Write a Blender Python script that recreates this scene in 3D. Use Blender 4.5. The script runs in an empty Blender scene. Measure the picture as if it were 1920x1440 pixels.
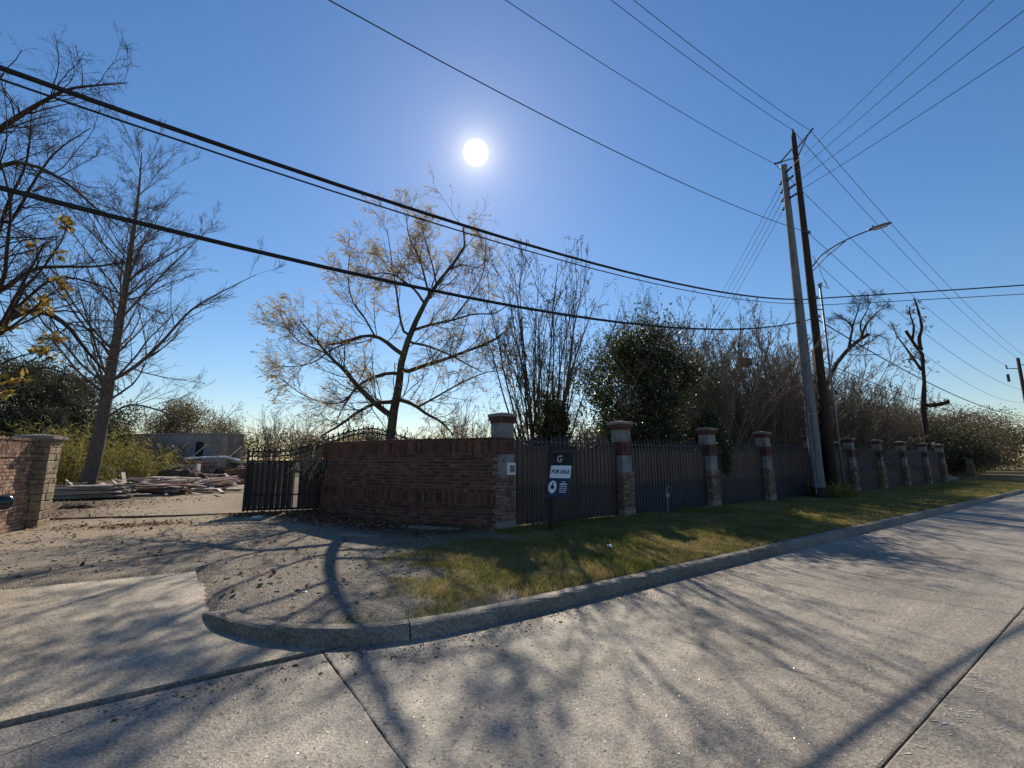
import bpy, math, random
import numpy as np
from mathutils import Vector, Matrix
random.seed(7)
rad = math.radians

# ------------------------------------------------------------------ camera, sky, sun, exposure
sc = bpy.context.scene
CAMZ = 1.6
cam_data = bpy.data.cameras.new('camera')
cam = bpy.data.objects.new('camera', cam_data)
sc.collection.objects.link(cam)
cam_data.sensor_width = 36.0
cam_data.lens = 36.0 * 850 / 1920
cam_data.clip_start = 0.05
cam_data.clip_end = 3000
cam.location = (0, 0, CAMZ)
cam.rotation_euler = (rad(90) + math.atan(142 / 850), 0, 0)
sc.camera = cam

SUN_AZ, SUN_EL = rad(-5.07), rad(36.4)          # azimuth from +Y towards +X, elevation
SUN_DIR = Vector((math.sin(SUN_AZ) * math.cos(SUN_EL), math.cos(SUN_AZ) * math.cos(SUN_EL), math.sin(SUN_EL)))
world = bpy.data.worlds.new('World')
sc.world = world
world.use_nodes = True
wn, wl = world.node_tree.nodes, world.node_tree.links
wn.clear()
w_out = wn.new('ShaderNodeOutputWorld')
w_bg = wn.new('ShaderNodeBackground')
w_sky = wn.new('ShaderNodeTexSky')
w_sky.sky_type = 'NISHITA'
w_sky.sun_disc = False
w_sky.sun_elevation = SUN_EL
w_sky.sun_rotation = SUN_AZ
w_sky.altitude = 10
w_sky.air_density = 1.3
w_sky.dust_density = 0.13
w_sky.ozone_density = 4.5
w_bg.inputs['Strength'].default_value = 0.079
w_hs = wn.new('ShaderNodeHueSaturation'); w_hs.inputs['Saturation'].default_value = 1.17
wl.new(w_sky.outputs[0], w_hs.inputs['Color']); w_tint = wn.new('ShaderNodeMix'); w_tint.data_type = 'RGBA'; w_tint.blend_type = 'MULTIPLY'; w_tint.inputs['Factor'].default_value = 1.0
w_tint.inputs['B'].default_value = (1.0, 0.985, 1.045, 1)      # clear winter blue, a little towards violet
wl.new(w_hs.outputs[0], w_tint.inputs['A']); wl.new(w_tint.outputs['Result'], w_bg.inputs['Color'])
# the sun itself and the bright air round it, by angle from the sun's direction
w_tc = wn.new('ShaderNodeTexCoord')
w_dot = wn.new('ShaderNodeVectorMath'); w_dot.operation = 'DOT_PRODUCT'
w_dot.inputs[1].default_value = SUN_DIR
wl.new(w_tc.outputs['Generated'], w_dot.inputs[0])
w_ang = wn.new('ShaderNodeMath'); w_ang.operation = 'ARCCOSINE'
wl.new(w_dot.outputs['Value'], w_ang.inputs[0])
def w_math(op, a, b=None):
    m = wn.new('ShaderNodeMath'); m.operation = op
    for i, q in enumerate((a, b)):
        if q is None: continue
        if isinstance(q, (int, float)): m.inputs[i].default_value = q
        else: wl.new(q, m.inputs[i])
    return m.outputs[0]
def w_exp(width, amp):
    return w_math('MULTIPLY', w_math('POWER', 2.71828, w_math('MULTIPLY', w_ang.outputs[0], -1.0 / rad(width))), amp)
w_disc = wn.new('ShaderNodeMapRange'); w_disc.interpolation_type = 'SMOOTHSTEP'
wl.new(w_ang.outputs[0], w_disc.inputs['Value'])
w_disc.inputs['From Min'].default_value = rad(1.5); w_disc.inputs['From Max'].default_value = rad(0.55)
w_disc.inputs['To Min'].default_value = 0.0; w_disc.inputs['To Max'].default_value = 5.0
w_glow = w_math('ADD', w_exp(1.5, 0.9), w_exp(4.0, 0.05))
w_e1 = wn.new('ShaderNodeBackground'); w_e1.inputs['Color'].default_value = (1, 0.86, 0.66, 1)
wl.new(w_math('ADD', w_disc.outputs[0], w_glow), w_e1.inputs['Strength'])
w_add = wn.new('ShaderNodeAddShader')
wl.new(w_bg.outputs[0], w_add.inputs[0]); wl.new(w_e1.outputs[0], w_add.inputs[1])
wl.new(w_add.outputs[0], w_out.inputs['Surface'])

sun_data = bpy.data.lights.new('sun', 'SUN')
sun_data.energy = 5.0
sun_data.angle = rad(0.5)
sun_data.color = (1.0, 0.89, 0.72)
sun = bpy.data.objects.new('sun', sun_data)
sc.collection.objects.link(sun)
sun.location = SUN_DIR * 60
sun.rotation_euler = SUN_DIR.to_track_quat('Z', 'Y').to_euler()

sc.view_settings.view_transform = 'Standard'
sc.view_settings.look = 'None'
sc.view_settings.exposure = 0.4
sc.view_settings.gamma = 1.0
sc.view_settings.use_curve_mapping = False
sc.cycles.use_denoising = True
sc.cycles.max_bounces = 6
sc.cycles.transparent_max_bounces = 8

# ------------------------------------------------------------------ road frame: s along the street, n towards the fence
A = np.array([math.sin(rad(54.5)), math.cos(rad(54.5))])
N = np.array([-A[1], A[0]])
YAW = math.atan2(A[1], A[0])
def W(s, n, z=0.0):
    return Vector((s * A[0] + n * N[0], s * A[1] + n * N[1], z))
def to_sn(x, y):
    return x * A[0] + y * A[1], x * N[0] + y * N[1]

# ------------------------------------------------------------------ materials
MATS = {}
def M(name, c1, c2=None, scale=6.0, rough=0.8, bump=0.25, bscale=60.0, rand=0.0, metallic=0.0, spec=0.3,
      trans=0.0, c3=None, s3=1.2, stretch=None, contrast=(0.35, 0.65)):
    m = bpy.data.materials.new(name); MATS[name] = m
    m.use_nodes = True
    nt = m.node_tree; nd, lk = nt.nodes, nt.links
    nd.clear()
    out = nd.new('ShaderNodeOutputMaterial')
    b = nd.new('ShaderNodeBsdfPrincipled')
    b.inputs['Roughness'].default_value = rough
    b.inputs['Metallic'].default_value = metallic
    b.inputs['Specular IOR Level'].default_value = spec
    geo = nd.new('ShaderNodeNewGeometry')
    vec = geo.outputs['Position']
    if stretch:
        mp = nd.new('ShaderNodeMapping'); mp.inputs['Scale'].default_value = stretch
        tc = nd.new('ShaderNodeTexCoord')
        lk.new(tc.outputs['Object'], mp.inputs['Vector']); vec = mp.outputs['Vector']
    c2 = c2 or tuple(q * 0.7 for q in c1)
    nz = nd.new('ShaderNodeTexNoise'); nz.inputs['Scale'].default_value = scale; nz.inputs['Detail'].default_value = 6
    nz.inputs['Roughness'].default_value = 0.65
    lk.new(vec, nz.inputs['Vector'])
    rp = nd.new('ShaderNodeValToRGB')
    rp.color_ramp.elements[0].position = contrast[0]; rp.color_ramp.elements[0].color = (*c1, 1)
    rp.color_ramp.elements[1].position = contrast[1]; rp.color_ramp.elements[1].color = (*c2, 1)
    lk.new(nz.outputs['Fac'], rp.inputs['Fac'])
    col = rp.outputs['Color']
    if c3:
        n3 = nd.new('ShaderNodeTexNoise'); n3.inputs['Scale'].default_value = s3; n3.inputs['Detail'].default_value = 5
        lk.new(vec, n3.inputs['Vector'])
        r3 = nd.new('ShaderNodeMapRange'); r3.inputs['From Min'].default_value = 0.48; r3.inputs['From Max'].default_value = 0.68
        lk.new(n3.outputs['Fac'], r3.inputs['Value'])
        mx = nd.new('ShaderNodeMix'); mx.data_type = 'RGBA'; mx.inputs['B'].default_value = (*c3, 1)
        lk.new(r3.outputs[0], mx.inputs['Factor']); lk.new(col, mx.inputs['A']); col = mx.outputs['Result']
    if rand:
        oi = nd.new('ShaderNodeObjectInfo')
        ad = nd.new('ShaderNodeMath'); ad.operation = 'ADD'
        lk.new(oi.outputs['Random'], ad.inputs[0]); lk.new(geo.outputs['Random Per Island'], ad.inputs[1])
        wnz = nd.new('ShaderNodeTexWhiteNoise'); wnz.noise_dimensions = '1D'
        lk.new(ad.outputs[0], wnz.inputs['W'])
        hs = nd.new('ShaderNodeHueSaturation')
        mv = nd.new('ShaderNodeMapRange'); mv.inputs['To Min'].default_value = 1 - rand; mv.inputs['To Max'].default_value = 1 + rand
        lk.new(wnz.outputs['Value'], mv.inputs['Value']); lk.new(mv.outputs[0], hs.inputs['Value'])
        sp = nd.new('ShaderNodeSeparateColor'); lk.new(wnz.outputs['Color'], sp.inputs[0])
        mh = nd.new('ShaderNodeMapRange'); mh.inputs['To Min'].default_value = 0.5 - rand * 0.05; mh.inputs['To Max'].default_value = 0.5 + rand * 0.05
        lk.new(sp.outputs[1], mh.inputs['Value']); lk.new(mh.outputs[0], hs.inputs['Hue'])
        lk.new(col, hs.inputs['Color']); col = hs.outputs['Color']
    lk.new(col, b.inputs['Base Color'])
    if bump:
        nb = nd.new('ShaderNodeTexNoise'); nb.inputs['Scale'].default_value = bscale; nb.inputs['Detail'].default_value = 4
        lk.new(vec, nb.inputs['Vector'])
        bp = nd.new('ShaderNodeBump'); bp.inputs['Strength'].default_value = bump; bp.inputs['Distance'].default_value = 0.02
        lk.new(nb.outputs['Fac'], bp.inputs['Height']); lk.new(bp.outputs[0], b.inputs['Normal'])
    if trans:
        tr = nd.new('ShaderNodeBsdfTranslucent'); lk.new(col, tr.inputs['Color'])
        ms = nd.new('ShaderNodeMixShader'); ms.inputs[0].default_value = trans
        lk.new(b.outputs[0], ms.inputs[1]); lk.new(tr.outputs[0], ms.inputs[2]); lk.new(ms.outputs[0], out.inputs['Surface'])
    else:
        lk.new(b.outputs[0], out.inputs['Surface'])
    return m

def concrete_mat(name, base, dark, rough0, glint):
    m = M(name, base, dark, scale=1.6, rough=rough0, bump=0, c3=tuple(q * 0.62 for q in base), s3=0.7, contrast=(0.36, 0.66), spec=0.45)
    nd, lk = m.node_tree.nodes, m.node_tree.links
    b = [q for q in nd if q.type == 'BSDF_PRINCIPLED'][0]
    geo = [q for q in nd if q.type == 'NEW_GEOMETRY'][0]
    src = b.inputs['Base Color'].links[0].from_socket
    vo = nd.new('ShaderNodeTexVoronoi'); vo.inputs['Scale'].default_value = 62
    lk.new(geo.outputs['Position'], vo.inputs['Vector'])
    sp = nd.new('ShaderNodeSeparateColor'); lk.new(vo.outputs['Color'], sp.inputs[0])
    # sand and stone speckle
    mr = nd.new('ShaderNodeMapRange'); mr.inputs['To Min'].default_value = 0.60; mr.inputs['To Max'].default_value = 1.32
    lk.new(sp.outputs[0], mr.inputs['Value'])
    # tyre-worn streaks along the street and old drips
    mp = nd.new('ShaderNodeMapping'); mp.vector_type = 'TEXTURE'; mp.inputs['Rotation'].default_value = (0, 0, YAW); mp.inputs['Scale'].default_value = (6.0, 0.32, 1)
    lk.new(geo.outputs['Position'], mp.inputs['Vector'])
    st = nd.new('ShaderNodeTexNoise'); st.inputs['Scale'].default_value = 1.0; st.inputs['Detail'].default_value = 5; lk.new(mp.outputs[0], st.inputs['Vector'])
    s1 = nd.new('ShaderNodeMapRange'); s1.inputs['From Min'].default_value = 0.35; s1.inputs['From Max'].default_value = 0.65; s1.inputs['To Min'].default_value = 0.80; s1.inputs['To Max'].default_value = 1.1
    lk.new(st.outputs['Fac'], s1.inputs['Value'])
    dr = nd.new('ShaderNodeTexVoronoi'); dr.inputs['Scale'].default_value = 2.3; lk.new(geo.outputs['Position'], dr.inputs['Vector'])
    d1 = nd.new('ShaderNodeMapRange'); d1.interpolation_type = 'SMOOTHSTEP'; d1.inputs['From Min'].default_value = 0.03; d1.inputs['From Max'].default_value = 0.11; d1.inputs['To Min'].default_value = 0.62; d1.inputs['To Max'].default_value = 1.0
    lk.new(dr.outputs['Distance'], d1.inputs['Value'])
    m1 = nd.new('ShaderNodeMath'); m1.operation = 'MULTIPLY'; lk.new(s1.outputs[0], m1.inputs[0]); lk.new(d1.outputs[0], m1.inputs[1])
    m2 = nd.new('ShaderNodeMath'); m2.operation = 'MULTIPLY'; lk.new(m1.outputs[0], m2.inputs[0]); lk.new(mr.outputs[0], m2.inputs[1])
    hs = nd.new('ShaderNodeHueSaturation'); lk.new(m2.outputs[0], hs.inputs['Value']); lk.new(src, hs.inputs['Color'])
    lk.new(hs.outputs[0], b.inputs['Base Color'])
    # a few polished stones in the worn surface
    gt = nd.new('ShaderNodeMath'); gt.operation = 'GREATER_THAN'; gt.inputs[1].default_value = 1 - glint
    lk.new(sp.outputs[1], gt.inputs[0])
    rr = nd.new('ShaderNodeMapRange'); rr.inputs['To Min'].default_value = rough0; rr.inputs['To Max'].default_value = 0.16
    lk.new(gt.outputs[0], rr.inputs['Value']); lk.new(rr.outputs[0], b.inputs['Roughness'])
    nb = nd.new('ShaderNodeTexNoise'); nb.inputs['Scale'].default_value = 70; nb.inputs['Detail'].default_value = 8
    lk.new(geo.outputs['Position'], nb.inputs['Vector'])
    ad = nd.new('ShaderNodeMath'); ad.operation = 'MULTIPLY_ADD'; ad.inputs[1].default_value = 0.5
    lk.new(vo.outputs['Distance'], ad.inputs[0]); lk.new(nb.outputs['Fac'], ad.inputs[2])
    bp = nd.new('ShaderNodeBump'); bp.inputs['Strength'].default_value = 0.42; bp.inputs['Distance'].default_value = 0.012
    lk.new(ad.outputs[0], bp.inputs['Height'])
    # each polished stone lies at its own tilt
    vo2 = nd.new('ShaderNodeVectorMath'); vo2.operation = 'SUBTRACT'; vo2.inputs[1].default_value = (0.5, 0.5, 0.5)
    lk.new(vo.outputs['Color'], vo2.inputs[0])
    vo3 = nd.new('ShaderNodeVectorMath'); vo3.operation = 'SCALE'; lk.new(vo2.outputs[0], vo3.inputs[0])
    sc3 = nd.new('ShaderNodeMath'); sc3.operation = 'MULTIPLY'; sc3.inputs[1].default_value = 0.9; lk.new(gt.outputs[0], sc3.inputs[0])
    lk.new(sc3.outputs[0], vo3.inputs['Scale'])
    vo4 = nd.new('ShaderNodeVectorMath'); vo4.operation = 'ADD'; lk.new(bp.outputs[0], vo4.inputs[0]); lk.new(vo3.outputs[0], vo4.inputs[1])
    vo5 = nd.new('ShaderNodeVectorMath'); vo5.operation = 'NORMALIZE'; lk.new(vo4.outputs[0], vo5.inputs[0])
    lk.new(vo5.outputs[0], b.inputs['Normal'])
    return m
concrete_mat('road_concrete', (0.285, 0.245, 0.197), (0.22, 0.19, 0.157), 0.66, 0.05)
concrete_mat('apron_concrete', (0.36, 0.305, 0.235), (0.29, 0.245, 0.19), 0.75, 0.0)
concrete_mat('kerb_concrete', (0.25, 0.215, 0.175), (0.15, 0.13, 0.105), 0.8, 0.0)
M('tar', (0.016, 0.015, 0.014), (0.035, 0.03, 0.028), 20, 0.85)
M('paint_white', (0.55, 0.54, 0.51), (0.42, 0.41, 0.38), 30, 0.6)
M('mortar', (0.24, 0.205, 0.175), (0.16, 0.135, 0.115), 14, 0.95, 0.5, 80)
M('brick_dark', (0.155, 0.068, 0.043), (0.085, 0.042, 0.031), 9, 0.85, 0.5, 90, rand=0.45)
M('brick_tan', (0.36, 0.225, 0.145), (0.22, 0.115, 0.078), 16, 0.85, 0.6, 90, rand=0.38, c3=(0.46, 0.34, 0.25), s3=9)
M('brick_red', (0.125, 0.052, 0.042), (0.08, 0.038, 0.034), 12, 0.85, 0.4, 90, rand=0.3)
M('ledge_stone', (0.25, 0.18, 0.13), (0.13, 0.095, 0.075), 7, 0.9, 0.7, 45, rand=0.35)
M('ashlar', (0.37, 0.29, 0.19), (0.23, 0.175, 0.115), 7, 0.9, 0.8, 35, rand=0.25, c3=(0.22, 0.17, 0.12), s3=4)
M('stucco', (0.27, 0.265, 0.26), (0.19, 0.185, 0.18), 4, 0.9, 0.2, 120, c3=(0.11, 0.105, 0.10), s3=2.2)
M('cap_stone', (0.27, 0.24, 0.21), (0.16, 0.14, 0.125), 7, 0.9, 0.4, 50)
M('iron', (0.03, 0.032, 0.045), (0.045, 0.048, 0.065), 12, 0.45, 0.05, 80, spec=0.6)
M('gate_iron', (0.012, 0.012, 0.014), (0.022, 0.02, 0.02), 12, 0.5, 0.05, 80)
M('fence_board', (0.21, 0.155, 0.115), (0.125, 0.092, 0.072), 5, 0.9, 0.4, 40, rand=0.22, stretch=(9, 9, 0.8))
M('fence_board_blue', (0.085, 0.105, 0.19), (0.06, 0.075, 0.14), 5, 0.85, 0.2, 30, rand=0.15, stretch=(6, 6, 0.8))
M('gate_board', (0.13, 0.10, 0.08), (0.075, 0.058, 0.048), 5, 0.9, 0.4, 40, rand=0.3, stretch=(9, 9, 0.8))
M('razor_steel', (0.30, 0.30, 0.30), (0.16, 0.14, 0.12), 20, 0.5, 0, metallic=0.6)
M('pole_concrete', (0.185, 0.195, 0.20), (0.14, 0.148, 0.155), 5, 0.85, 0.2, 60, stretch=(4, 4, 0.6), c3=(0.10, 0.107, 0.112), s3=2)
M('pole_wood', (0.062, 0.042, 0.032), (0.026, 0.018, 0.015), 6, 0.9, 0.7, 30, stretch=(14, 14, 0.7))
M('galvanized', (0.22, 0.235, 0.25), (0.16, 0.17, 0.185), 9, 0.55, 0.05, 40, metallic=0.5)
M('insulator', (0.035, 0.03, 0.035), (0.055, 0.05, 0.05), 9, 0.35, 0)
M('cable', (0.012, 0.012, 0.013), (0.02, 0.02, 0.02), 9, 0.6, 0)
M('wire', (0.035, 0.035, 0.04), (0.05, 0.05, 0.05), 9, 0.55, 0)
M('bark_grey', (0.145, 0.12, 0.10), (0.08, 0.066, 0.055), 9, 0.95, 0.8, 25)
M('bark_brown', (0.10, 0.075, 0.05), (0.045, 0.033, 0.024), 9, 0.95, 0.8, 25, c3=(0.10, 0.095, 0.04), s3=1.5)
M('bark_dark', (0.062, 0.046, 0.036), (0.03, 0.022, 0.018), 9, 0.95, 0.8, 25)
M('bark_tan', (0.23, 0.18, 0.135), (0.135, 0.103, 0.08), 9, 0.95, 0.4, 25)
M('leaf_willow', (0.36, 0.30, 0.12), (0.48, 0.33, 0.17), 1.3, 0.6, 0, rand=0.3, trans=0.6)
M('leaf_gold', (0.34, 0.20, 0.05), (0.16, 0.15, 0.035), 6, 0.6, 0, rand=0.35, trans=0.4)
M('leaf_magnolia', (0.042, 0.062, 0.022), (0.085, 0.085, 0.034), 2.5, 0.48, 0, rand=0.4, trans=0.34, spec=0.5)
M('leaf_evergreen', (0.040, 0.055, 0.022), (0.070, 0.065, 0.030), 0.7, 0.6, 0, rand=0.35, trans=0.35)
M('leaf_olive', (0.13, 0.115, 0.045), (0.19, 0.15, 0.07), 0.5, 0.7, 0, rand=0.3, trans=0.4)
M('leaf_brown', (0.16, 0.115, 0.07), (0.10, 0.09, 0.045), 0.6, 0.8, 0, rand=0.35, trans=0.3)
M('leaf_cane', (0.28, 0.235, 0.06), (0.17, 0.155, 0.04), 1.2, 0.6, 0, rand=0.3, trans=0.45)
M('leaf_strap', (0.22, 0.21, 0.12), (0.34, 0.29, 0.18), 6, 0.7, 0, rand=0.3, trans=0.3)
M('leaf_litter', (0.15, 0.07, 0.035), (0.24, 0.14, 0.07), 8, 0.9, 0, rand=0.5)
M('grass_blade', (0.17, 0.18, 0.042), (0.36, 0.275, 0.115), 0.9, 0.7, 0, rand=0.3, trans=0.45, contrast=(0.42, 0.62))
M('lumber_grey', (0.30, 0.265, 0.22), (0.17, 0.145, 0.12), 5, 0.9, 0.3, 40, rand=0.35)
M('lumber_pale', (0.56, 0.46, 0.40), (0.40, 0.29, 0.24), 5, 0.85, 0.3, 40, rand=0.3)
M('lumber_red', (0.26, 0.12, 0.085), (0.17, 0.08, 0.06), 5, 0.9, 0.3, 40, rand=0.3)
M('mound_brown', (0.10, 0.065, 0.045), (0.045, 0.03, 0.022), 3, 0.95, 1.0, 14)
M('sheet_metal', (0.36, 0.37, 0.39), (0.27, 0.28, 0.30), 2, 0.6, 0.05, 30, metallic=0.2)
M('white_plastic', (0.72, 0.70, 0.67), (0.55, 0.53, 0.5), 5, 0.6, 0.1, 30)
M('red_plastic', (0.45, 0.03, 0.025), (0.3, 0.025, 0.02), 5, 0.5, 0.1, 30)
M('sign_black', (0.012, 0.012, 0.014), (0.02, 0.02, 0.022), 5, 0.5, 0)
M('sign_white', (0.72, 0.74, 0.78), (0.68, 0.70, 0.74), 5, 0.6, 0)
M('sign_navy', (0.03, 0.035, 0.075), (0.025, 0.03, 0.06), 5, 0.5, 0)
M('sign_gold', (0.55, 0.48, 0.34), (0.5, 0.43, 0.3), 5, 0.5, 0)
M('sign_dim', (0.075, 0.065, 0.045), (0.06, 0.05, 0.04), 5, 0.5, 0)
M('car_paint', (0.03, 0.033, 0.04), (0.026, 0.029, 0.035), 5, 0.18, 0, spec=0.6)
M('car_glass', (0.01, 0.012, 0.014), None, 5, 0.05, 0, spec=0.6)
M('rubber', (0.015, 0.015, 0.015), (0.025, 0.025, 0.025), 12, 0.85, 0.2)
M('chrome', (0.5, 0.5, 0.52), (0.45, 0.45, 0.46), 5, 0.25, 0, metallic=0.9)
M('lamp_red', (0.25, 0.015, 0.015), None, 5, 0.2, 0)
M('rust', (0.16, 0.085, 0.05), (0.09, 0.05, 0.035), 12, 0.9, 0.3)
M('quartz', (0.52, 0.46, 0.38), (0.42, 0.37, 0.31), 6, 0.34, 0, spec=0.5, rand=0.3)
M('pebble', (0.34, 0.31, 0.28), (0.22, 0.2, 0.18), 6, 0.85, 0.2, 50, rand=0.5)

# ------------------------------------------------------------------ mesh helpers
COL = sc.collection
def link(name, me, mat=None, parent=None):
    o = bpy.data.objects.new(name, me)
    COL.objects.link(o)
    if mat and me and not me.materials: me.materials.append(MATS[mat])
    if parent: o.parent = parent
    return o
def tag(o, label=None, cat=None, group=None, kind=None):
    if label: o['label'] = label
    if cat: o['category'] = cat
    if group: o['group'] = group
    if kind: o['kind'] = kind
    return o
def empty(name, loc=(0, 0, 0), rz=0.0, label=None, cat=None, group=None):
    o = bpy.data.objects.new(name, None); COL.objects.link(o)
    o.location = loc; o.rotation_euler = (0, 0, rz)
    o.empty_display_size = 0.2
    return tag(o, label, cat, group)
def mesh_np(name, v, faces, mats=(), smooth=False, midx=None):
    """v (n,3); faces list of int arrays (m,k) with one k each"""
    me = bpy.data.meshes.new(name)
    v = np.asarray(v, np.float32)
    me.vertices.add(len(v)); me.vertices.foreach_set('co', v.ravel())
    loops = np.concatenate([f.ravel() for f in faces]).astype(np.int32)
    tot = np.concatenate([np.full(len(f), f.shape[1], np.int32) for f in faces])
    start = np.concatenate([[0], np.cumsum(tot)[:-1]]).astype(np.int32)
    me.loops.add(len(loops)); me.loops.foreach_set('vertex_index', loops)
    me.polygons.add(len(tot)); me.polygons.foreach_set('loop_start', start)
    try: me.polygons.foreach_set('loop_total', tot)
    except Exception: pass
    if smooth: me.polygons.foreach_set('use_smooth', np.ones(len(tot), bool))
    for q in mats: me.materials.append(MATS[q])
    if midx is not None: me.polygons.foreach_set('material_index', np.asarray(midx, np.int32))
    me.update(calc_edges=True)
    return me
class MB:
    """collects pieces of one part"""
    def __init__(s): s.v = []; s.f = []
    def add(s, v, f):
        o = len(s.v); s.v += [tuple(q) for q in v]; s.f += [tuple(i + o for i in q) for q in f]; return s
    def box(s, c, d, rot=None):
        x, y, z = d[0] / 2, d[1] / 2, d[2] / 2
        vs = [Vector(q) for q in ((-x,-y,-z),(x,-y,-z),(x,y,-z),(-x,y,-z),(-x,-y,z),(x,-y,z),(x,y,z),(-x,y,z))]
        if rot is not None: vs = [rot @ q for q in vs]
        return s.add([q + Vector(c) for q in vs], [(3,2,1,0),(4,5,6,7),(0,1,5,4),(1,2,6,5),(2,3,7,6),(3,0,4,7)])
    def bar(s, p, q, w, h=None):
        p, q = Vector(p), Vector(q); d = q - p
        return s.box((p + q) / 2, (w, h or w, d.length), d.to_track_quat('Z', 'Y').to_matrix())
    def tube(s, pts, r, n=8, cap=True):
        pts = [Vector(q) for q in pts]; k = len(pts)
        rs = r if isinstance(r, (list, tuple)) else [r] * k
        vs, fs = [], []
        ref = None
        for i in range(k):
            t = (pts[min(i + 1, k - 1)] - pts[max(i - 1, 0)]).normalized()
            if ref is None:
                ref = Vector((0, 0, 1)) if abs(t.z) < 0.9 else Vector((1, 0, 0))
            u = t.cross(ref).normalized(); w = t.cross(u).normalized(); ref = -w if False else ref
            for j in range(n):
                a_ = 2 * math.pi * j / n
                vs.append(pts[i] + (u * math.cos(a_) + w * math.sin(a_)) * rs[i])
        for i in range(k - 1):
            for j in range(n):
                fs.append((i * n + j, i * n + (j + 1) % n, (i + 1) * n + (j + 1) % n, (i + 1) * n + j))
        if cap:
            fs.append(tuple(range(n))[::-1]); fs.append(tuple((k - 1) * n + j for j in range(n)))
        return s.add(vs, fs)
    def lathe(s, prof, n=16, c=(0, 0, 0)):
        return s.tube_prof(prof, n, c)
    def tube_prof(s, prof, n, c):
        vs, fs = [], []
        for (r, z) in prof:
            for j in range(n):
                a_ = 2 * math.pi * j / n
                vs.append((c[0] + r * math.cos(a_), c[1] + r * math.sin(a_), c[2] + z))
        k = len(prof)
        for i in range(k - 1):
            for j in range(n):
                fs.append((i * n + j, i * n + (j + 1) % n, (i + 1) * n + (j + 1) % n, (i + 1) * n + j))
        fs.append(tuple(range(n))[::-1]); fs.append(tuple((k - 1) * n + j for j in range(n)))
        return s.add(vs, fs)
    def mesh(s, name, mat=None, smooth=False):
        me = bpy.data.meshes.new(name); me.from_pydata(s.v, [], s.f)
        if smooth: me.polygons.foreach_set('use_smooth', np.ones(len(me.polygons), bool))
        if mat: me.materials.append(MATS[mat])
        me.update(); return me
    def obj(s, name, mat, parent=None, smooth=False):
        return link(name, s.mesh(name, mat, smooth), None, parent)
def chamfer_mesh(name, mat, c=0.06, seed=0, rough=0.0):
    """unit block with chamfered edges, optional uneven faces"""
    rg = random.Random(seed); h = 0.5; i = h - c
    vs, idx = [], {}
    for ax in range(3):
        for sx in (-1, 1):
            for sy in (-1, 1):
                for sz in (-1, 1):
                    sg = (sx, sy, sz)
                    p = [sg[q] * (h if q == ax else i) for q in range(3)]
                    idx[(ax, sg)] = len(vs); vs.append([q + rg.uniform(-rough, rough) for q in p])
    S = lambda ax, *s: idx[(ax, s)]
    fs = []
    quad = [(-1,-1),(1,-1),(1,1),(-1,1)]
    for ax in range(3):
        for sd in (-1, 1):
            f = []
            for p, q in quad:
                g = [0, 0, 0]; g[ax] = sd; g[(ax + 1) % 3] = p; g[(ax + 2) % 3] = q
                f.append(idx[(ax, tuple(g))])
            fs.append(f if sd > 0 else f[::-1])
    for a_ in range(3):                       # edges
        b_, c_ = (a_ + 1) % 3, (a_ + 2) % 3
        for p in (-1, 1):
            for q in (-1, 1):
                g0 = [0]*3; g1 = [0]*3
                g0[a_], g1[a_] = -1, 1
                g0[b_] = g1[b_] = p; g0[c_] = g1[c_] = q
                f = [idx[(b_, tuple(g0))], idx[(b_, tuple(g1))], idx[(c_, tuple(g1))], idx[(c_, tuple(g0))]]
                fs.append(f if p * q < 0 else f[::-1])
    for sx in (-1, 1):
        for sy in (-1, 1):
            for sz in (-1, 1):
                f = [idx[(q, (sx, sy, sz))] for q in range(3)]
                fs.append(f if sx * sy * sz > 0 else f[::-1])
    me = bpy.data.meshes.new(name); me.from_pydata(vs, [], fs)
    me.materials.append(MATS[mat]); me.update(); return me
def inst(name, me, parent, loc, scale=(1, 1, 1), rot=(0, 0, 0)):
    o = bpy.data.objects.new(name, me); COL.objects.link(o)
    o.parent = parent; o.location = loc; o.scale = scale; o.rotation_euler = rot
    return o
def joined_boxes(items, template):
    """items: (loc, scale, rz) -> one vertex/face set from a template mesh"""
    tv = np.array([q.co[:] for q in template.vertices]); tf = [tuple(p.vertices) for p in template.polygons]
    mb = MB()
    for loc, scl, rz in items:
        v = tv * np.array(scl); c, s_ = math.cos(rz), math.sin(rz)
        x = v[:, 0] * c - v[:, 1] * s_ + loc[0]; y = v[:, 0] * s_ + v[:, 1] * c + loc[1]
        mb.add(np.stack([x, y, v[:, 2] + loc[2]], 1).tolist(), tf)
    return mb
def catmull(pts, per=6):
    pts = [np.array(q, float) for q in pts]; out = []
    P_ = [2 * pts[0] - pts[1]] + pts + [2 * pts[-1] - pts[-2]]
    for i in range(1, len(P_) - 2):
        p0, p1, p2, p3 = P_[i - 1:i + 3]
        for j in range(per):
            t = j / per
            out.append(0.5 * (2*p1 + (p2-p0)*t + (2*p0-5*p1+4*p2-p3)*t*t + (3*p1-p0-3*p2+p3)*t**3))
    out.append(pts[-1]); return np.array(out)
def nrm(v): return v / np.maximum(np.linalg.norm(v, axis=-1, keepdims=True), 1e-9)
def smooth(x, a_, b_):
    t = np.clip((x - a_) / (b_ - a_), 0, 1); return t * t * (3 - 2 * t)
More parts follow.
